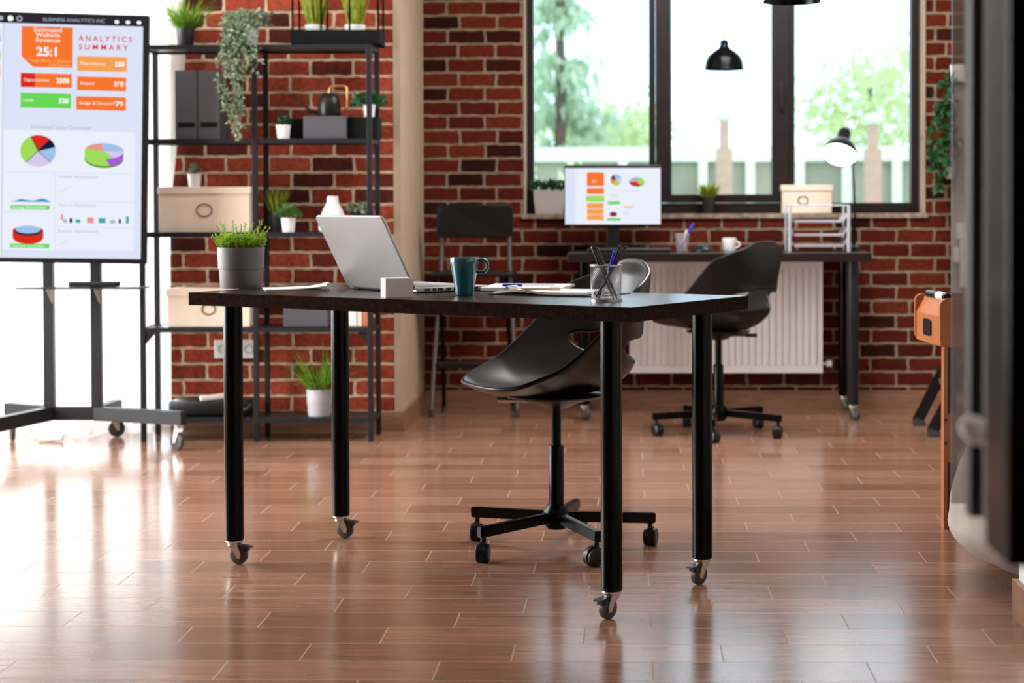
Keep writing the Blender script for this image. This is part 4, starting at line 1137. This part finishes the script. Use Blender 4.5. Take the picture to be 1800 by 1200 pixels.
for k in range(7): a = math.radians(90 - 90 * k / 6); hp_.append((.058 + .018 * math.cos(a), 0, .112 + .018 * math.sin(a)))
hp_ += [(.076, 0, .04), (.045, 0, .02)]
w.tube(hp_, .0045, 10); w.build('handle', MT['copper'], wc, smooth=True)
# small plants
leafy_plant('cactus_pot', 'tiny white pot with a dark succulent beside the black box on the second rack shelf', on(498, 230, 7.46, Z3), MT['potwhite'], MT['leafdark'], .031, .058, 50, .022, .02, .022, .012)
leafy_plant('leafy_pot', 'white pot of round green leaves at the right post of the rack', on(649, 180, 7.53, Z3 + ZB - .004), MT['potwhite'], MT['leafdark'], .026, .055, 60, .038, .055, .035, .01, wr=.85)
# beige box, cactus pot on it
bxL = (at(277, 360, 7.46).x, at(441, 360, 7.46).x)
storage_box('beige lidded box with a ring pull on the middle rack shelf', ((bxL[0] + bxL[1]) / 2, 7.54, Z2), bxL[1] - bxL[0], .17, .190, .030, .0, .026)
leafy_plant('cactus_pot', 'tiny white pot with a grey-green cactus standing on the beige lidded box', on(342, 300, 7.50, Z2 + .190), MT['potwhite'], MT['leafsage'], .030, .056, 60, .018, .017, .026, .010)
grass_plant('grass_pot', 'yellow-tipped grass in a dark pot behind the round herb on the middle shelf', on(487, 380, 7.57, Z2), MT['potblack'], MT['grassyel'], .036, .085, 150, .13, .45, .008, bend=.1)
leafy_plant('herb_pot', 'round bushy green herb in a white pot on the middle rack shelf', on(507, 390, 7.46, Z2), MT['potwhite'], MT['leaf'], .031, .060, 240, .018, .048, .035, .018)
w = MB(); w.lathe([(0, 0), (.052, 0), (.060, .01), (.058, .045), (.044, .085), (.025, .122), (.022, .150), (.020, .15), (.018, .12), (0, .11)], seg=40)
centred(w, 'vase', MT['potwhite'], 'white conical vase behind the laptop lid on the middle rack shelf', 'vase', smooth=True).location = on(585, 380, 7.50, Z2)
leafy_plant('succulent_pot', 'pale green succulent in a dark pot near the right rack post', on(632, 390, 7.58, Z2), MT['potblack'], MT['leafsage'], .036, .082, 120, .03, .045, .016, .01)
# fourth shelf
b4 = (at(292, 530, 7.46).x, at(441, 530, 7.46).x)
storage_box('beige lidded box with a ring pull on the lower shelf behind the desk edge', ((b4[0] + b4[1]) / 2 , 7.54, Z1s), b4[1] - b4[0], .17, .160, .032, .0, .022)
w = MB(); w.span((at(498, 550, 7.46).x, 7.46, Z1s), (at(576, 550, 7.46).x, 7.60, Z1s + .1), bev=.002); centred(w, 'document_box', MT['charcoal'], 'charcoal box on the lower rack shelf, seen under the front desktop', 'box')
for k, (u0, u1, m_, lab, tt) in enumerate(((612, 627, 'potwhite', 'white-spined book, leftmost on the lower rack shelf', .10), (628, 636, 'kraft', 'beige-spined book between the white and orange ones', .105), (637, 646, 'orangep', 'orange-spined book, rightmost on the lower rack shelf', .095))):
    if m_ == 'orangep': MT['orangep'] = mat('orange_cover', (0.55, 0.16, 0.07), .6)
    X0_, X1_ = at(u0, 550, 7.5).x, at(u1, 550, 7.5).x
    t = thing('book', lab, 'book', ((X0_ + X1_) / 2, 7.5, Z1s), 0, 'books on the lower rack shelf'); hh = (X1_ - X0_) / 2 - .0008
    w = MB(); w.span((-hh, 0, 0), (-hh + .002, .12, tt)).span((hh - .002, 0, 0), (hh, .12, tt)).span((-hh, -.002, 0), (hh, 0, tt)); w.build('cover', MT[m_], t)
    MB().span((-hh + .002, 0, .003), (hh - .002, .116, tt - .003)).build('pages', MT['paper'], t)
# bottom shelf
bg_ = thing('laptop_bag', 'flat black case lying on the bottom rack shelf', 'case', (at(374, 710, 7.54).x, 7.54, Z0))
w = MB(); w.box((0, 0, .035), (.34, .17, .066), bev=.016); w.build('body', MT['blackpl'], bg_, smooth=True)
w = MB(); w.box((-.172, -.02, .035), (.006, .06, .045), bev=.002); w.build('side_plate', MT['chrome'], bg_)
w = MB(); w.tube([(.14, -.085, .035), (.15, -.1, .03), (.17, -.1, .035), (.175, -.07, .05)], .006, 8); w.build('strap', MT['rubber'], bg_, smooth=True)
w = MB(); w.box((0, 0, .0), (.16, .035, .022), bev=.006)
o = w.build('cylinder', MT['boxw']); o.name = 'rolled_pouch'; o.location = (at(385, 695, 7.5).x, 7.5, Z0 + .080); o.rotation_euler = (0, math.radians(-4), .35)
tag(o, 'slim off-white pouch lying on top of the flat black case', 'pouch')
R, H = .053, .113
grass_plant('grass_pot', 'spiky green grass in a light grey two-tier pot on the bottom rack shelf', on(561, 700, 7.50, Z0), MT['potlight'], MT['grass'], R, H, 170, .25, 1.2, .008, prof=two_tier(R, H), bend=.45)
# wall sockets
for u, lab in ((392, 'white wall socket left of the desk leg on the brick wall behind the rack'), (438, 'white wall socket right of the desk leg on the brick wall behind the rack')):
    p = at(u, 613, YL); t = thing('wall_socket', lab, 'socket', (p.x, YL, p.z), 0, 'wall sockets behind the rack')
    MB().span((-.036, -.012, -.04), (.036, 0, .04), bev=.004).build('plate', MT['potwhite'], t)
    MB().lathe([(.02, 0), (.02, .002), (.017, .002), (.017, -.001), (0, -.001)], (0, -.0125, 0), 24, axis=(0, -1, 0)).build('outlet', MT['potlight'], t)

# ------------------------------------------------------------------ display on its cart
ct = thing('display_cart', 'black wheeled floor cart with two uprights and a small tray, carrying the tall display', 'cart', (-2.30, 7.33, 0))
def cl(p): return Vector(p) - Vector(ct.location)
P1 = at(88, 718, 7.33); P2 = at(171, 716, 7.33)
for P_ in (P1, P2):
    x = P_.x + 2.30
    w = MB(); w.span((x - .021, -.018, .11), (x + .021, .018, 1.35), bev=.002); up_ = w.build('upright', MT['rackmetal'], ct)
    w = MB()
    for k in range(5): w.cyl((x, -.0185, .36 + k * .03), (x, -.0176, .36 + k * .03), .004, seg=10)
    w.build('pin_holes', MT['blackpl'], up_)
zl, zh = .103, .158
def leg_(a, b, name='foot_rail'):
    a = cl((*a, (zl + zh) / 2)); b = cl((*b, (zl + zh) / 2)); MB().bar(a, b, .04, zh - zl, bev=.002).build(name, MT['rackmetal'], ct)
leg_((P1.x - .005, 7.33), (P2.x + .005, 7.33), 'cross_bar')
leg_((P2.x + .0, 7.315), (-1.795, 7.16)); leg_((P2.x, 7.345), (-2.19, 7.60)); leg_((P1.x, 7.315), (-2.50, 6.86)); leg_((P1.x, 7.345), (-2.62, 7.47))
for (x, y, yw) in ((-1.815, 7.165, 2.5), (-2.20, 7.57, .4), (-2.49, 6.885, 1.2), (-2.59, 7.45, 2)):
    caster(ct, cl((x, y, 0)), yw, h=.103, r=.036, brake=False)
# tray
tzz = .655
w = MB(); tl, trr = at(30, 505, 7.19).x + 2.30, at(250, 505, 7.19).x + 2.30
w.span((tl, -.16, tzz - .006), (trr, -.019, tzz), bev=.001).span((tl, -.16, tzz - .001), (trr, -.157, tzz + .002))
tr_ = w.build('tray', MT['rackmetal'], ct)
for P_ in (P1, P2):
    x = P_.x + 2.30; MB().prism([(-.018, tzz - .006), (-.10, tzz - .006), (-.018, tzz - .07)], 0, x + .018, x + .021).build('tray_bracket', MT['potlight'], ct)
w = MB(); w.box((0, 0, .011), (.20, .06, .022), bev=.006)
o = centred(w, 'set_top_box', MT['blackpl'], 'flat black device lying on the tray of the display cart', 'device'); o.location = (at(164, 500, 7.22).x, 7.235, tzz + .0022)
# display: tall screen, turned a little to the right
psi = math.radians(9)
tv = thing('presentation_display', 'tall wall-sized display showing an analytics dashboard, on the wheeled cart', 'display', (at(252, 462, 7.22).x, 7.22, at(252, 462, 7.22).z), psi)
tv.rotation_euler = (0, math.radians(1.1), psi)
kx = (7.15 / F) / math.cos(psi) * 1.005; kz = 7.15 / F
def T(u, v): return (u - 252) * kx, (461 - v) * kz
TW = 300 * kx; THt = (461 - 21) * kz
w = MB(); w.span((-TW, -.02, -.004), (.013, .03, THt), bev=.003); w.span((-TW * .8, .03, .2), (-TW * .2, .06, .7))
hs = w.build('housing', MT['blackpl'], tv)
w = MB(); y = -.0205
def RT(u0, v0, u1, v1, m, dy=1): a, b = T(u0, v0); c, d = T(u1, v1); rect(w, a, b, c, d, m, y - dy * .0003)
RT(-42, 26, 248, 454, g_bg, 0); RT(-42, 24, 248, 41, g_dk, 1)
RT(-42, 41, 12, 454, g_w, .5); RT(12, 41, 13, 454, g_gy, 1)
for v in (65, 100, 128): RT(-10, v - 14, 10, v + 8, g_bg, 1); 
RT(0, 66, 8, 74, g_bl, 2); RT(0, 96, 8, 104, g_lgr, 2); RT(0, 123, 8, 133, g_yl, 2)
for u, r_ in ((24, 5), (39, 5), (8, 4)): a, b = T(u, 33); disc(w, a, b, r_ * kx, r_ * kz, g_gy if u != 24 else g_tx, y - .0006, 14)
a, b = T(39, 33); disc(w, a, b, 3 * kx, 3 * kz, g_dk, y - .0008, 14)
for u in (203, 222, 241): a, b = T(u, 34); disc(w, a, b, 4 * kx, 3.4 * kz, g_tx, y - .0006, 12)
def TT(s, u, v, size, m, align='LEFT', sx=1.0, bold=0.0): a, b = T(u, v); text_mesh(w, s, a, b, size * kz * 1.4, m, y - .0012, sx, align, bold)
TT('BUSINESS ANALYTICS INC', 78, 36, 6.2, g_gy, sx=1.06)
a0 = [T(43, 46), (T(43, 46)[0], T(43, 99)[1]), T(62, 117), T(129, 117), T(129, 46)]
w.poly([(p[0], y - .0006, p[1]) for p in a0], g_or)
TT('Estimated', 87, 55, 8, g_tx, 'CENTER', 1.1); TT('Website', 87, 64, 8, g_tx, 'CENTER', 1.1); TT('Revenue', 87, 73, 8, g_tx, 'CENTER', 1.1)
TT('25:1', 87, 97, 15.5, g_tx, 'CENTER', 1.05, .0014); TT('Target Efforts vs Optimum', 126, 108, 4.6, g_yl, 'RIGHT'); TT('with Channels', 126, 115, 4.6, g_yl, 'RIGHT')
TT('A N A L Y T I C S', 139, 69, 9.5, g_red, sx=.93, bold=.0005); TT('S U M M A R Y', 139, 84, 9.5, g_red, sx=1.02, bold=.0005)
for (u0, v0, u1, v1, m_, t1, t2) in ((137, 96, 221, 122, g_or2, 'Requirements', '250'), (42, 128, 128, 153, g_or, 'Opportunities', '2503'), (137, 132, 220, 156, g_or, 'Request', '260'), (42, 163, 127, 189, g_gr, 'Leads', '520'), (136, 167, 220, 191, g_or, 'Budget & Forecast', '67%')):
    RT(u0, v0, u1, v1, m_, 2); TT(t1, u0 + 5, (v0 + v1) / 2 + 2, 5.4, g_tx); TT(t2, u1 - 4, (v0 + v1) / 2 + 3.5, 8, g_tx, 'RIGHT', 1, .001)
a, b = T(42, 128); c, d = T(66, 153); rect(w, a, b, c, d, g_red, y - .0008)
RT(14, 229, 236, 440, g_w, 1)
TT('Estimated Sales Overview', 60, 226, 7, g_gy)
for v in (302,): RT(17, v, 234, v + 1.4, g_bg, 2)
RT(101, 303, 103, 440, g_bg, 2); RT(17, 372, 102, 374, g_bg, 2); RT(103, 352, 234, 353.5, g_bg, 2); RT(103, 398, 234, 399.5, g_bg, 2)
cxx, czz = T(72.5, 265); rx, rz = 30 * kx, 28 * kz
for a0_, a1_, m_ in ((48, 115, g_red), (16, 48, g_nv), (-45, 16, g_bl), (-132, -45, g_lv), (115, 228, g_lgr)): pie(w, cxx, czz, rx, rz, a0_, a1_, m_, y - .001)
for an in (48, 16, -45, -132, 115):
    c_, s_ = math.cos(math.radians(an)), math.sin(math.radians(an)); w.poly([(cxx - s_ * .0012, y - .0013, czz + c_ * .0012), (cxx + s_ * .0012, y - .0013, czz - c_ * .0012), (cxx + rx * c_ + s_ * .0012, y - .0013, czz + rz * s_ - c_ * .0012), (cxx + rx * c_ - s_ * .0012, y - .0013, czz + rz * s_ + c_ * .0012)], g_nv)
cxx, czz = T(184, 265); disc(w, cxx, czz - 12 * kz, 33 * kx, 16 * kz, g_dg, y - .0008); RT(151, 264, 217, 277, g_lgr, 2.8); disc(w, cxx, czz - 9 * kz, 33 * kx, 16 * kz, g_lgr, y - .0010)
pie(w, cxx, czz - 9 * kz, 33 * kx, 16 * kz, -72, 0, g_vi, y - .0012); RT(194, 264, 217, 274, g_vi, 4.2)
disc(w, cxx, czz + 2 * kz, 33 * kx, 14 * kz, g_lgr, y - .0015); pie(w, cxx, czz + 2 * kz, 33 * kx, 14 * kz, 100, 165, g_pk, y - .0017); pie(w, cxx, czz + 2 * kz, 33 * kx, 14 * kz, 0, 100, g_bl, y - .0017); pie(w, cxx, czz + 2 * kz, 33 * kx, 14 * kz, -60, 0, g_lv, y - .0017)
cxx, czz = T(57, 412); disc(w, cxx, czz - 5 * kz, 26 * kx, 13 * kz, g_red, y - .0010); RT(31, 406, 83, 417, g_red, 3.4); disc(w, cxx, czz + 6 * kz, 26 * kx, 8 * kz, g_red, y - .0012); disc(w, cxx, czz + 5 * kz, 23 * kx, 8 * kz, g_dk, y - .0014); disc(w, cxx, czz + 8 * kz, 21 * kx, 7 * kz, g_bl, y - .0016)
pts = [T(26, 355), T(36, 353), T(45, 350), T(55, 352), T(66, 353), T(78, 349), T(86, 350), T(96, 355)]
w.poly([(p[0], y - .0009, p[1]) for p in pts], g_mb)
for (v0, s_) in ((361, 'Strategy Optimization'), (429, 'Lead and Conversion')):
    RT(27, v0, 93, v0 + 7.5, g_gr, 2); TT(s_, 30, v0 + 5.8, 4.6, g_tx)
TT('Weekly Requirements', 107, 312, 5.5, g_gy); TT('Cost to Opportunity', 107, 362, 5.5, g_gy); TT('Business Optimization', 107, 408, 5.5, g_gy)
for v0 in (322, 416):
    for k in range(10):
        a, b = T(107 + k * 2, v0 + 13 - k * k * .12); rect(w, a, b, a + 2 * kx, b - 1 * kz, g_lv, y - .0009)
for (u, v0, v1, m_, ww) in ((114, 376, 386, g_pk, 4), (119, 385, 391, g_gy, 6), (129, 383, 391, g_nv, 5), (141, 385, 391, g_te, 8), (162, 381, 391, g_pk, 11), (182, 382, 391, g_te, 12), (200, 385, 391, g_gy, 8), (212, 383, 391, g_nv, 4), (225, 378, 391, g_te, 5)): RT(u - ww / 2, v0, u + ww / 2, v1, m_, 3)
w.build('screen', None, hs)
# a rolled white hem weight on the floor by the cart
w = MB(); w.tube([(0, 0, 0), (.05, .004, 0), (.1, .0, 0)], [.014, .018, .013], 14)
o = w.build('tube', MT['paper'], smooth=True); o.name = 'cloth_roll'; p = at(48, 768, 7.45); o.location = (-2.47, 7.42, .018); tag(o, 'small white roll of cloth on the floor under the display cart', 'cloth')

# ------------------------------------------------------------------ folding bar chair
fc = thing('folding_chair', 'tall black folding chair with steel legs in the brick corner', 'chair', (-.72, 8.36, 0))
w = MB(); prs = rrect(-.178, .178, .83, .985, .03)
n_ = len(prs)
a_ = [w.b.verts.new((x, .03 - .03 * (x / .18) ** 2 - .03, z)) for x, z in prs]; b_ = [w.b.verts.new((x, .045 - .03 * (x / .18) ** 2 - .03, z)) for x, z in prs]
w.b.faces.new(a_); w.b.faces.new(b_)
for i in range(n_): w.b.faces.new((a_[i], a_[(i + 1) % n_], b_[(i + 1) % n_], b_[i]))
w.build('backrest', MT['blackpl'], fc)
for s_ in (-1, 1):
    w = MB(); w.tube([(s_ * .155, .02, .97), (s_ * .16, .01, .7), (s_ * .185, -.05, .3), (s_ * .2, -.085, .012)], .010, 12); lg = w.build('leg', MT['dullsteel'], fc, smooth=True)
    MB().cyl((s_ * .2, -.085, 0), (s_ * .1985, -.081, .035), .0135).build('rubber_foot', MT['rubber'], lg)
    w = MB(); w.tube([(s_ * .150, -.13, .66), (s_ * .155, .0, .38), (s_ * .165, .15, .012)], .009, 12); lg = w.build('leg', MT['blackmetal'], fc, smooth=True)
    MB().cyl((s_ * .165, .15, 0), (s_ * .1645, .146, .035), .0125).build('rubber_foot', MT['rubber'], lg)
w = MB(); w.box((0, -.06, .665), (.38, .30, .022), bev=.008); w.build('seat', MT['blackpl'], fc)
w = MB(); w.box((0, -.06, .24), (.36, .03, .028), bev=.006); w.build('footrest', MT['blackpl'], fc)

# ------------------------------------------------------------------ right side: ivy, organiser, steps, football table, beanbag
Yw = 8.60
ivp = at(1668, 205, 8.52)
iv2 = thing('hanging_ivy', 'deep green ivy hanging down the brick wall right of the window', 'potted plant', (ivp.x, 8.50, at(1668, 140, 8.5).z))
w = MB(); w.lathe([(0, -.01), (.035, -.01), (.045, .07), (.042, .07), (0, .06)], (.05, .03, 0), 24).build('pot', MT['potwhite'], iv2, smooth=True)
MB().span((.0, .03, -.02), (.10, .118, -.011)).build('shelf_bracket', MT['rackmetal'], iv2)
w = MB()
def cluster(cx_, cz_, sp, n):
    for i in range(n): w.leaf((cx_ + random.gauss(0, sp), random.uniform(-.05, .02), cz_ + random.gauss(0, sp)), (random.gauss(0, .6), random.gauss(-.5, .3), random.gauss(-.7, .5)), .045 * random.uniform(.6, 1.2), .038)
zr = iv2.location.z
for (u, v, s_, n) in ((1662, 150, .022, 24), (1655, 185, .028, 34), (1658, 215, .03, 30), (1650, 235, .03, 26), (1662, 250, .028, 24), (1648, 262, .026, 18), (1655, 282, .022, 14), (1640, 275, .012, 5), (1645, 312, .014, 8), (1657, 300, .012, 6), (1642, 328, .008, 3), (1651, 330, .006, 2)):
    p = at(u, v, 8.5); cluster(p.x - iv2.location.x, p.z - zr, s_, n)
for u in (1650, 1658, 1664):
    p = at(u, 300, 8.5); w.tube([(.05, .02, .06), (.02, -.02, .04), (p.x - iv2.location.x, -.02, -.1), (p.x - iv2.location.x, -.01, -.42)], .0015, 4)
w.build('vines', MT['leafdark'], iv2, recalc=False)
og = thing('wall_organiser', 'grey pegboard organiser with hanging white tools right of the ivy', 'organiser', (at(1712, 320, 8.54).x, 8.55, at(1700, 560, 8.54).z))
oh = at(1700, 140, 8.54).z - og.location.z; ow = at(1712, 320, 8.54).x - at(1675, 320, 8.54).x
MB().span((-ow, 0, 0), (.06, .02, oh), bev=.003).build('pegboard', MT['grey_wall'], og)
def ol(u, v): p = at(u, v, 8.5); return p.x - og.location.x, p.z - og.location.z
for (u0, v0, u1, v1, m_, nm) in ((1666, 278, 1680, 314, 'potlight', 'bin'), (1683, 392, 1702, 420, 'potwhite', 'white_cap'), (1677, 436, 1687, 462, 'potwhite', 'small_jar'), (1689, 420, 1703, 505, 'potwhite', 'cylinder_holder')):
    a, b = ol(u0, v1); c, d = ol(u1, v0); MB().span((a, -.05, b), (c, 0, d), bev=.004).build(nm, MT[m_], og)
for u, v0, v1 in ((1672, 212, 278), (1677, 205, 278), (1682, 208, 278), (1680, 462, 500), (1686, 462, 500), (1690, 275, 335), (1688, 345, 360)):
    a, b = ol(u, v1); c, d = ol(u, v0); MB().cyl((a, -.025, b), (c, -.025, d), .003).build('tool', MT['potlight'], og)
w = MB(); a, b = ol(1689, 252); w.lathe([(0, .02), (.012, .018), (.02, .0), (.012, -.02), (0, -.022)], (a, -.03, b), 20); w.build('glass_bulb', MT['clearglass'], og, smooth=True)
# step stool
st = thing('step_stool', 'black folding step stool by the brick wall, left of the football table', 'step stool', (1.45, 7.80, 0))
f1 = Vector((at(1612, 748, 7.96).x - 1.45, .16, 0)); 
for yy, lean, nm in ((.16, .30, 'rear_rail'), (-.22, .30, 'front_rail')):
    x0_ = -.175 + (0 if yy > 0 else .0)
    w = MB(); w.bar((x0_, yy, .02), (x0_ + lean * .75, yy, .02 + .45), .03, .045, upv=(1, 0, 0)); w.build(nm, MT['blackpl'], st)
    w = MB(); w.bar((x0_ - .0, yy, .0), (x0_ + .012, yy, .03), .034, .05, upv=(1, 0, 0)); w.build('foot_cap', MT['rubber'], st)
w = MB(); w.box((-.0, -.03, .20), (.17, .35, .025), bev=.005); w.build('tread', MT['charcoal'], st)
w = MB(); w.box((.1, -.03, .42), (.2, .35, .025), bev=.005); w.build('tread', MT['charcoal'], st)
for yy in (.16, -.22):
    w = MB(); w.bar((.30, yy, .0), (.14, yy, .42), .03, .04, upv=(1, 0, 0)); w.build('support_leg', MT['blackpl'], st)

# small football table
ft = thing('football_table', 'small orange wooden football table with a goal slot, cut off by the dark frame', 'football table', (.957, 5.45, 0), math.radians(5.0))
zb_, zt_ = .556, .697
LT = 1.0; YD = .32
end = [(0, zb_), (0, zt_ - .055), (.028, zt_), (.30, zt_), (.30, zb_)]
# end face (towards -x) is a board with a chamfered top
w = MB(); w.prism([(-.012, zb_), (-.012, zt_ - .052), (.016, zt_), (.030, zt_), (.012, zt_ - .05), (.006, zb_)], 1, .014, YD - .014); eb = w.build('end_board', MT['orange'], ft)
for y0 in (0, YD - .013):
    w = MB(); pts = rrect(-.016, LT, zb_ - .002, zt_ + .004, .022); w.prism(pts, 1, y0, y0 + .013); w.build('side_board', MT['orange'] if y0 else MT['orange'], ft)
w = MB(); pr = rrect(-.030, .030, -.042, .042, .014)
zc_ = (zb_ + zt_) / 2 - .022; w.prism([(YD / 2 + a * 1.5, zc_ + b * .62) for a, b in pr], 0, -.017, -.012); g = w.build('goal_slot', MT['blackpl'], eb)
w = MB(); w.cyl((.02, .05, zt_ + .006), (.02, YD - .04, zt_ + .006), .012, seg=16); w.build('score_rod', MT['blackpl'], ft, smooth=True)
w = MB()
for k in range(10): w.lathe([(0, -.003), (.0135, -.003), (.0135, .003), (0, .003)], (.02, .075 + k * .0085, zt_ + .006), 14, axis=(0, 1, 0))
w.build('score_beads', MT['potwhite'], ft)
MB().span((.03, .014, zb_ + .04), (LT - .01, YD - .014, zb_ + .05)).build('playing_field', MT['leafdark_solid'] if 'leafdark_solid' in MT else MT['rubber'], ft)
for k in range(3):
    x = .2 + k * .22
    w = MB(); w.cyl((x, -.10, zt_ - .06), (x, YD + .08, zt_ - .06), .006); w.cyl((x, -.16, zt_ - .06), (x, -.08, zt_ - .06), .014); w.build('player_rod', MT['chrome'], ft, smooth=True)
for z_ in (zt_ - .03, zb_ + .03): MB().cyl((.06, -.0, z_), (.06, -.004, z_), .008).build('bolt', MT['rubber'], ft)
for x, y0 in ((-.004, .0), (.078, YD - .05), (LT - .06, .0), (LT - .06, YD - .05)):
    w = MB(); w.span((x, y0, 0), (x + .011, y0 + .032, zb_ - .002)); lg = w.build('leg', MT['orange'], ft)
    w = MB(); w.span((x + .011, y0 + .018, 0), (x + .036, y0 + .032, zb_ - .002)); w.build('flange', MT['flange'], lg)
    if x < .05:
        for z_ in (.333, .262): MB().cyl((x + .0055, y0 - .0015, z_), (x + .0055, y0, z_), .005).build('bolt', MT['rubber'], lg)
for y0 in (.0, YD - .018):
    w = MB(); L_ = LT - .14; pts = [(.058, .352), (LT - .10, .352), (LT - .10, .205), (LT - .115, .205)]
    for k in range(13):
        a = PI * k / 12; pts.append((.5 + (LT - .20) / 2 * .98 * math.cos(a), .205 + .07 * math.sin(a) ** .6))
    pts += [(.08, .205), (.058, .205)]
    pts = [(.008, .352), (.30, .325), (.30, .255)] + [(.135 + .10 * math.cos(PI * k / 10 ), .20 + .085 * math.sin(PI * k / 10)) for k in range(2, 11)] + [(.008, .205)]
    pts = [(a if y0 < .1 else max(a, .09), b) for a, b in pts]; w.prism(pts, 1, y0 + .003, y0 + .016); w.build('brace', MT['orange'], ft)

# beanbag
bb = MB()
q_ = bmesh.ops.create_icosphere(bb.b, subdivisions=5, radius=1.0)
from mathutils import noise as mn
for v in bb.b.verts:
    n_ = v.co.copy(); z = n_.z; a = math.atan2(n_.y, n_.x)
    rad = (1 - abs(z) ** (3.0 if z < 0 else 1.7)) ** (.55 if z < 0 else .75)
    w_ = mn.noise(Vector((math.cos(a), math.sin(a), z)) * 2.2) * .05 + mn.noise(Vector((math.cos(a) * 3, math.sin(a) * 3, z * 1.5))) * .025
    R_b = .385 * rad * (1 + w_)
    zz = .17 + (z * .46 if z > 0 else z * .175)
    v.co = Vector((math.cos(a) * R_b, math.sin(a) * R_b, max(0.0, zz)))
o = bb.build('beanbag', MT['fabric'], smooth=True, angle=180, loc=(1.24, 4.75, 0))
tag(o, 'light grey beanbag on the floor at the right edge, beside the partition wall', 'beanbag')
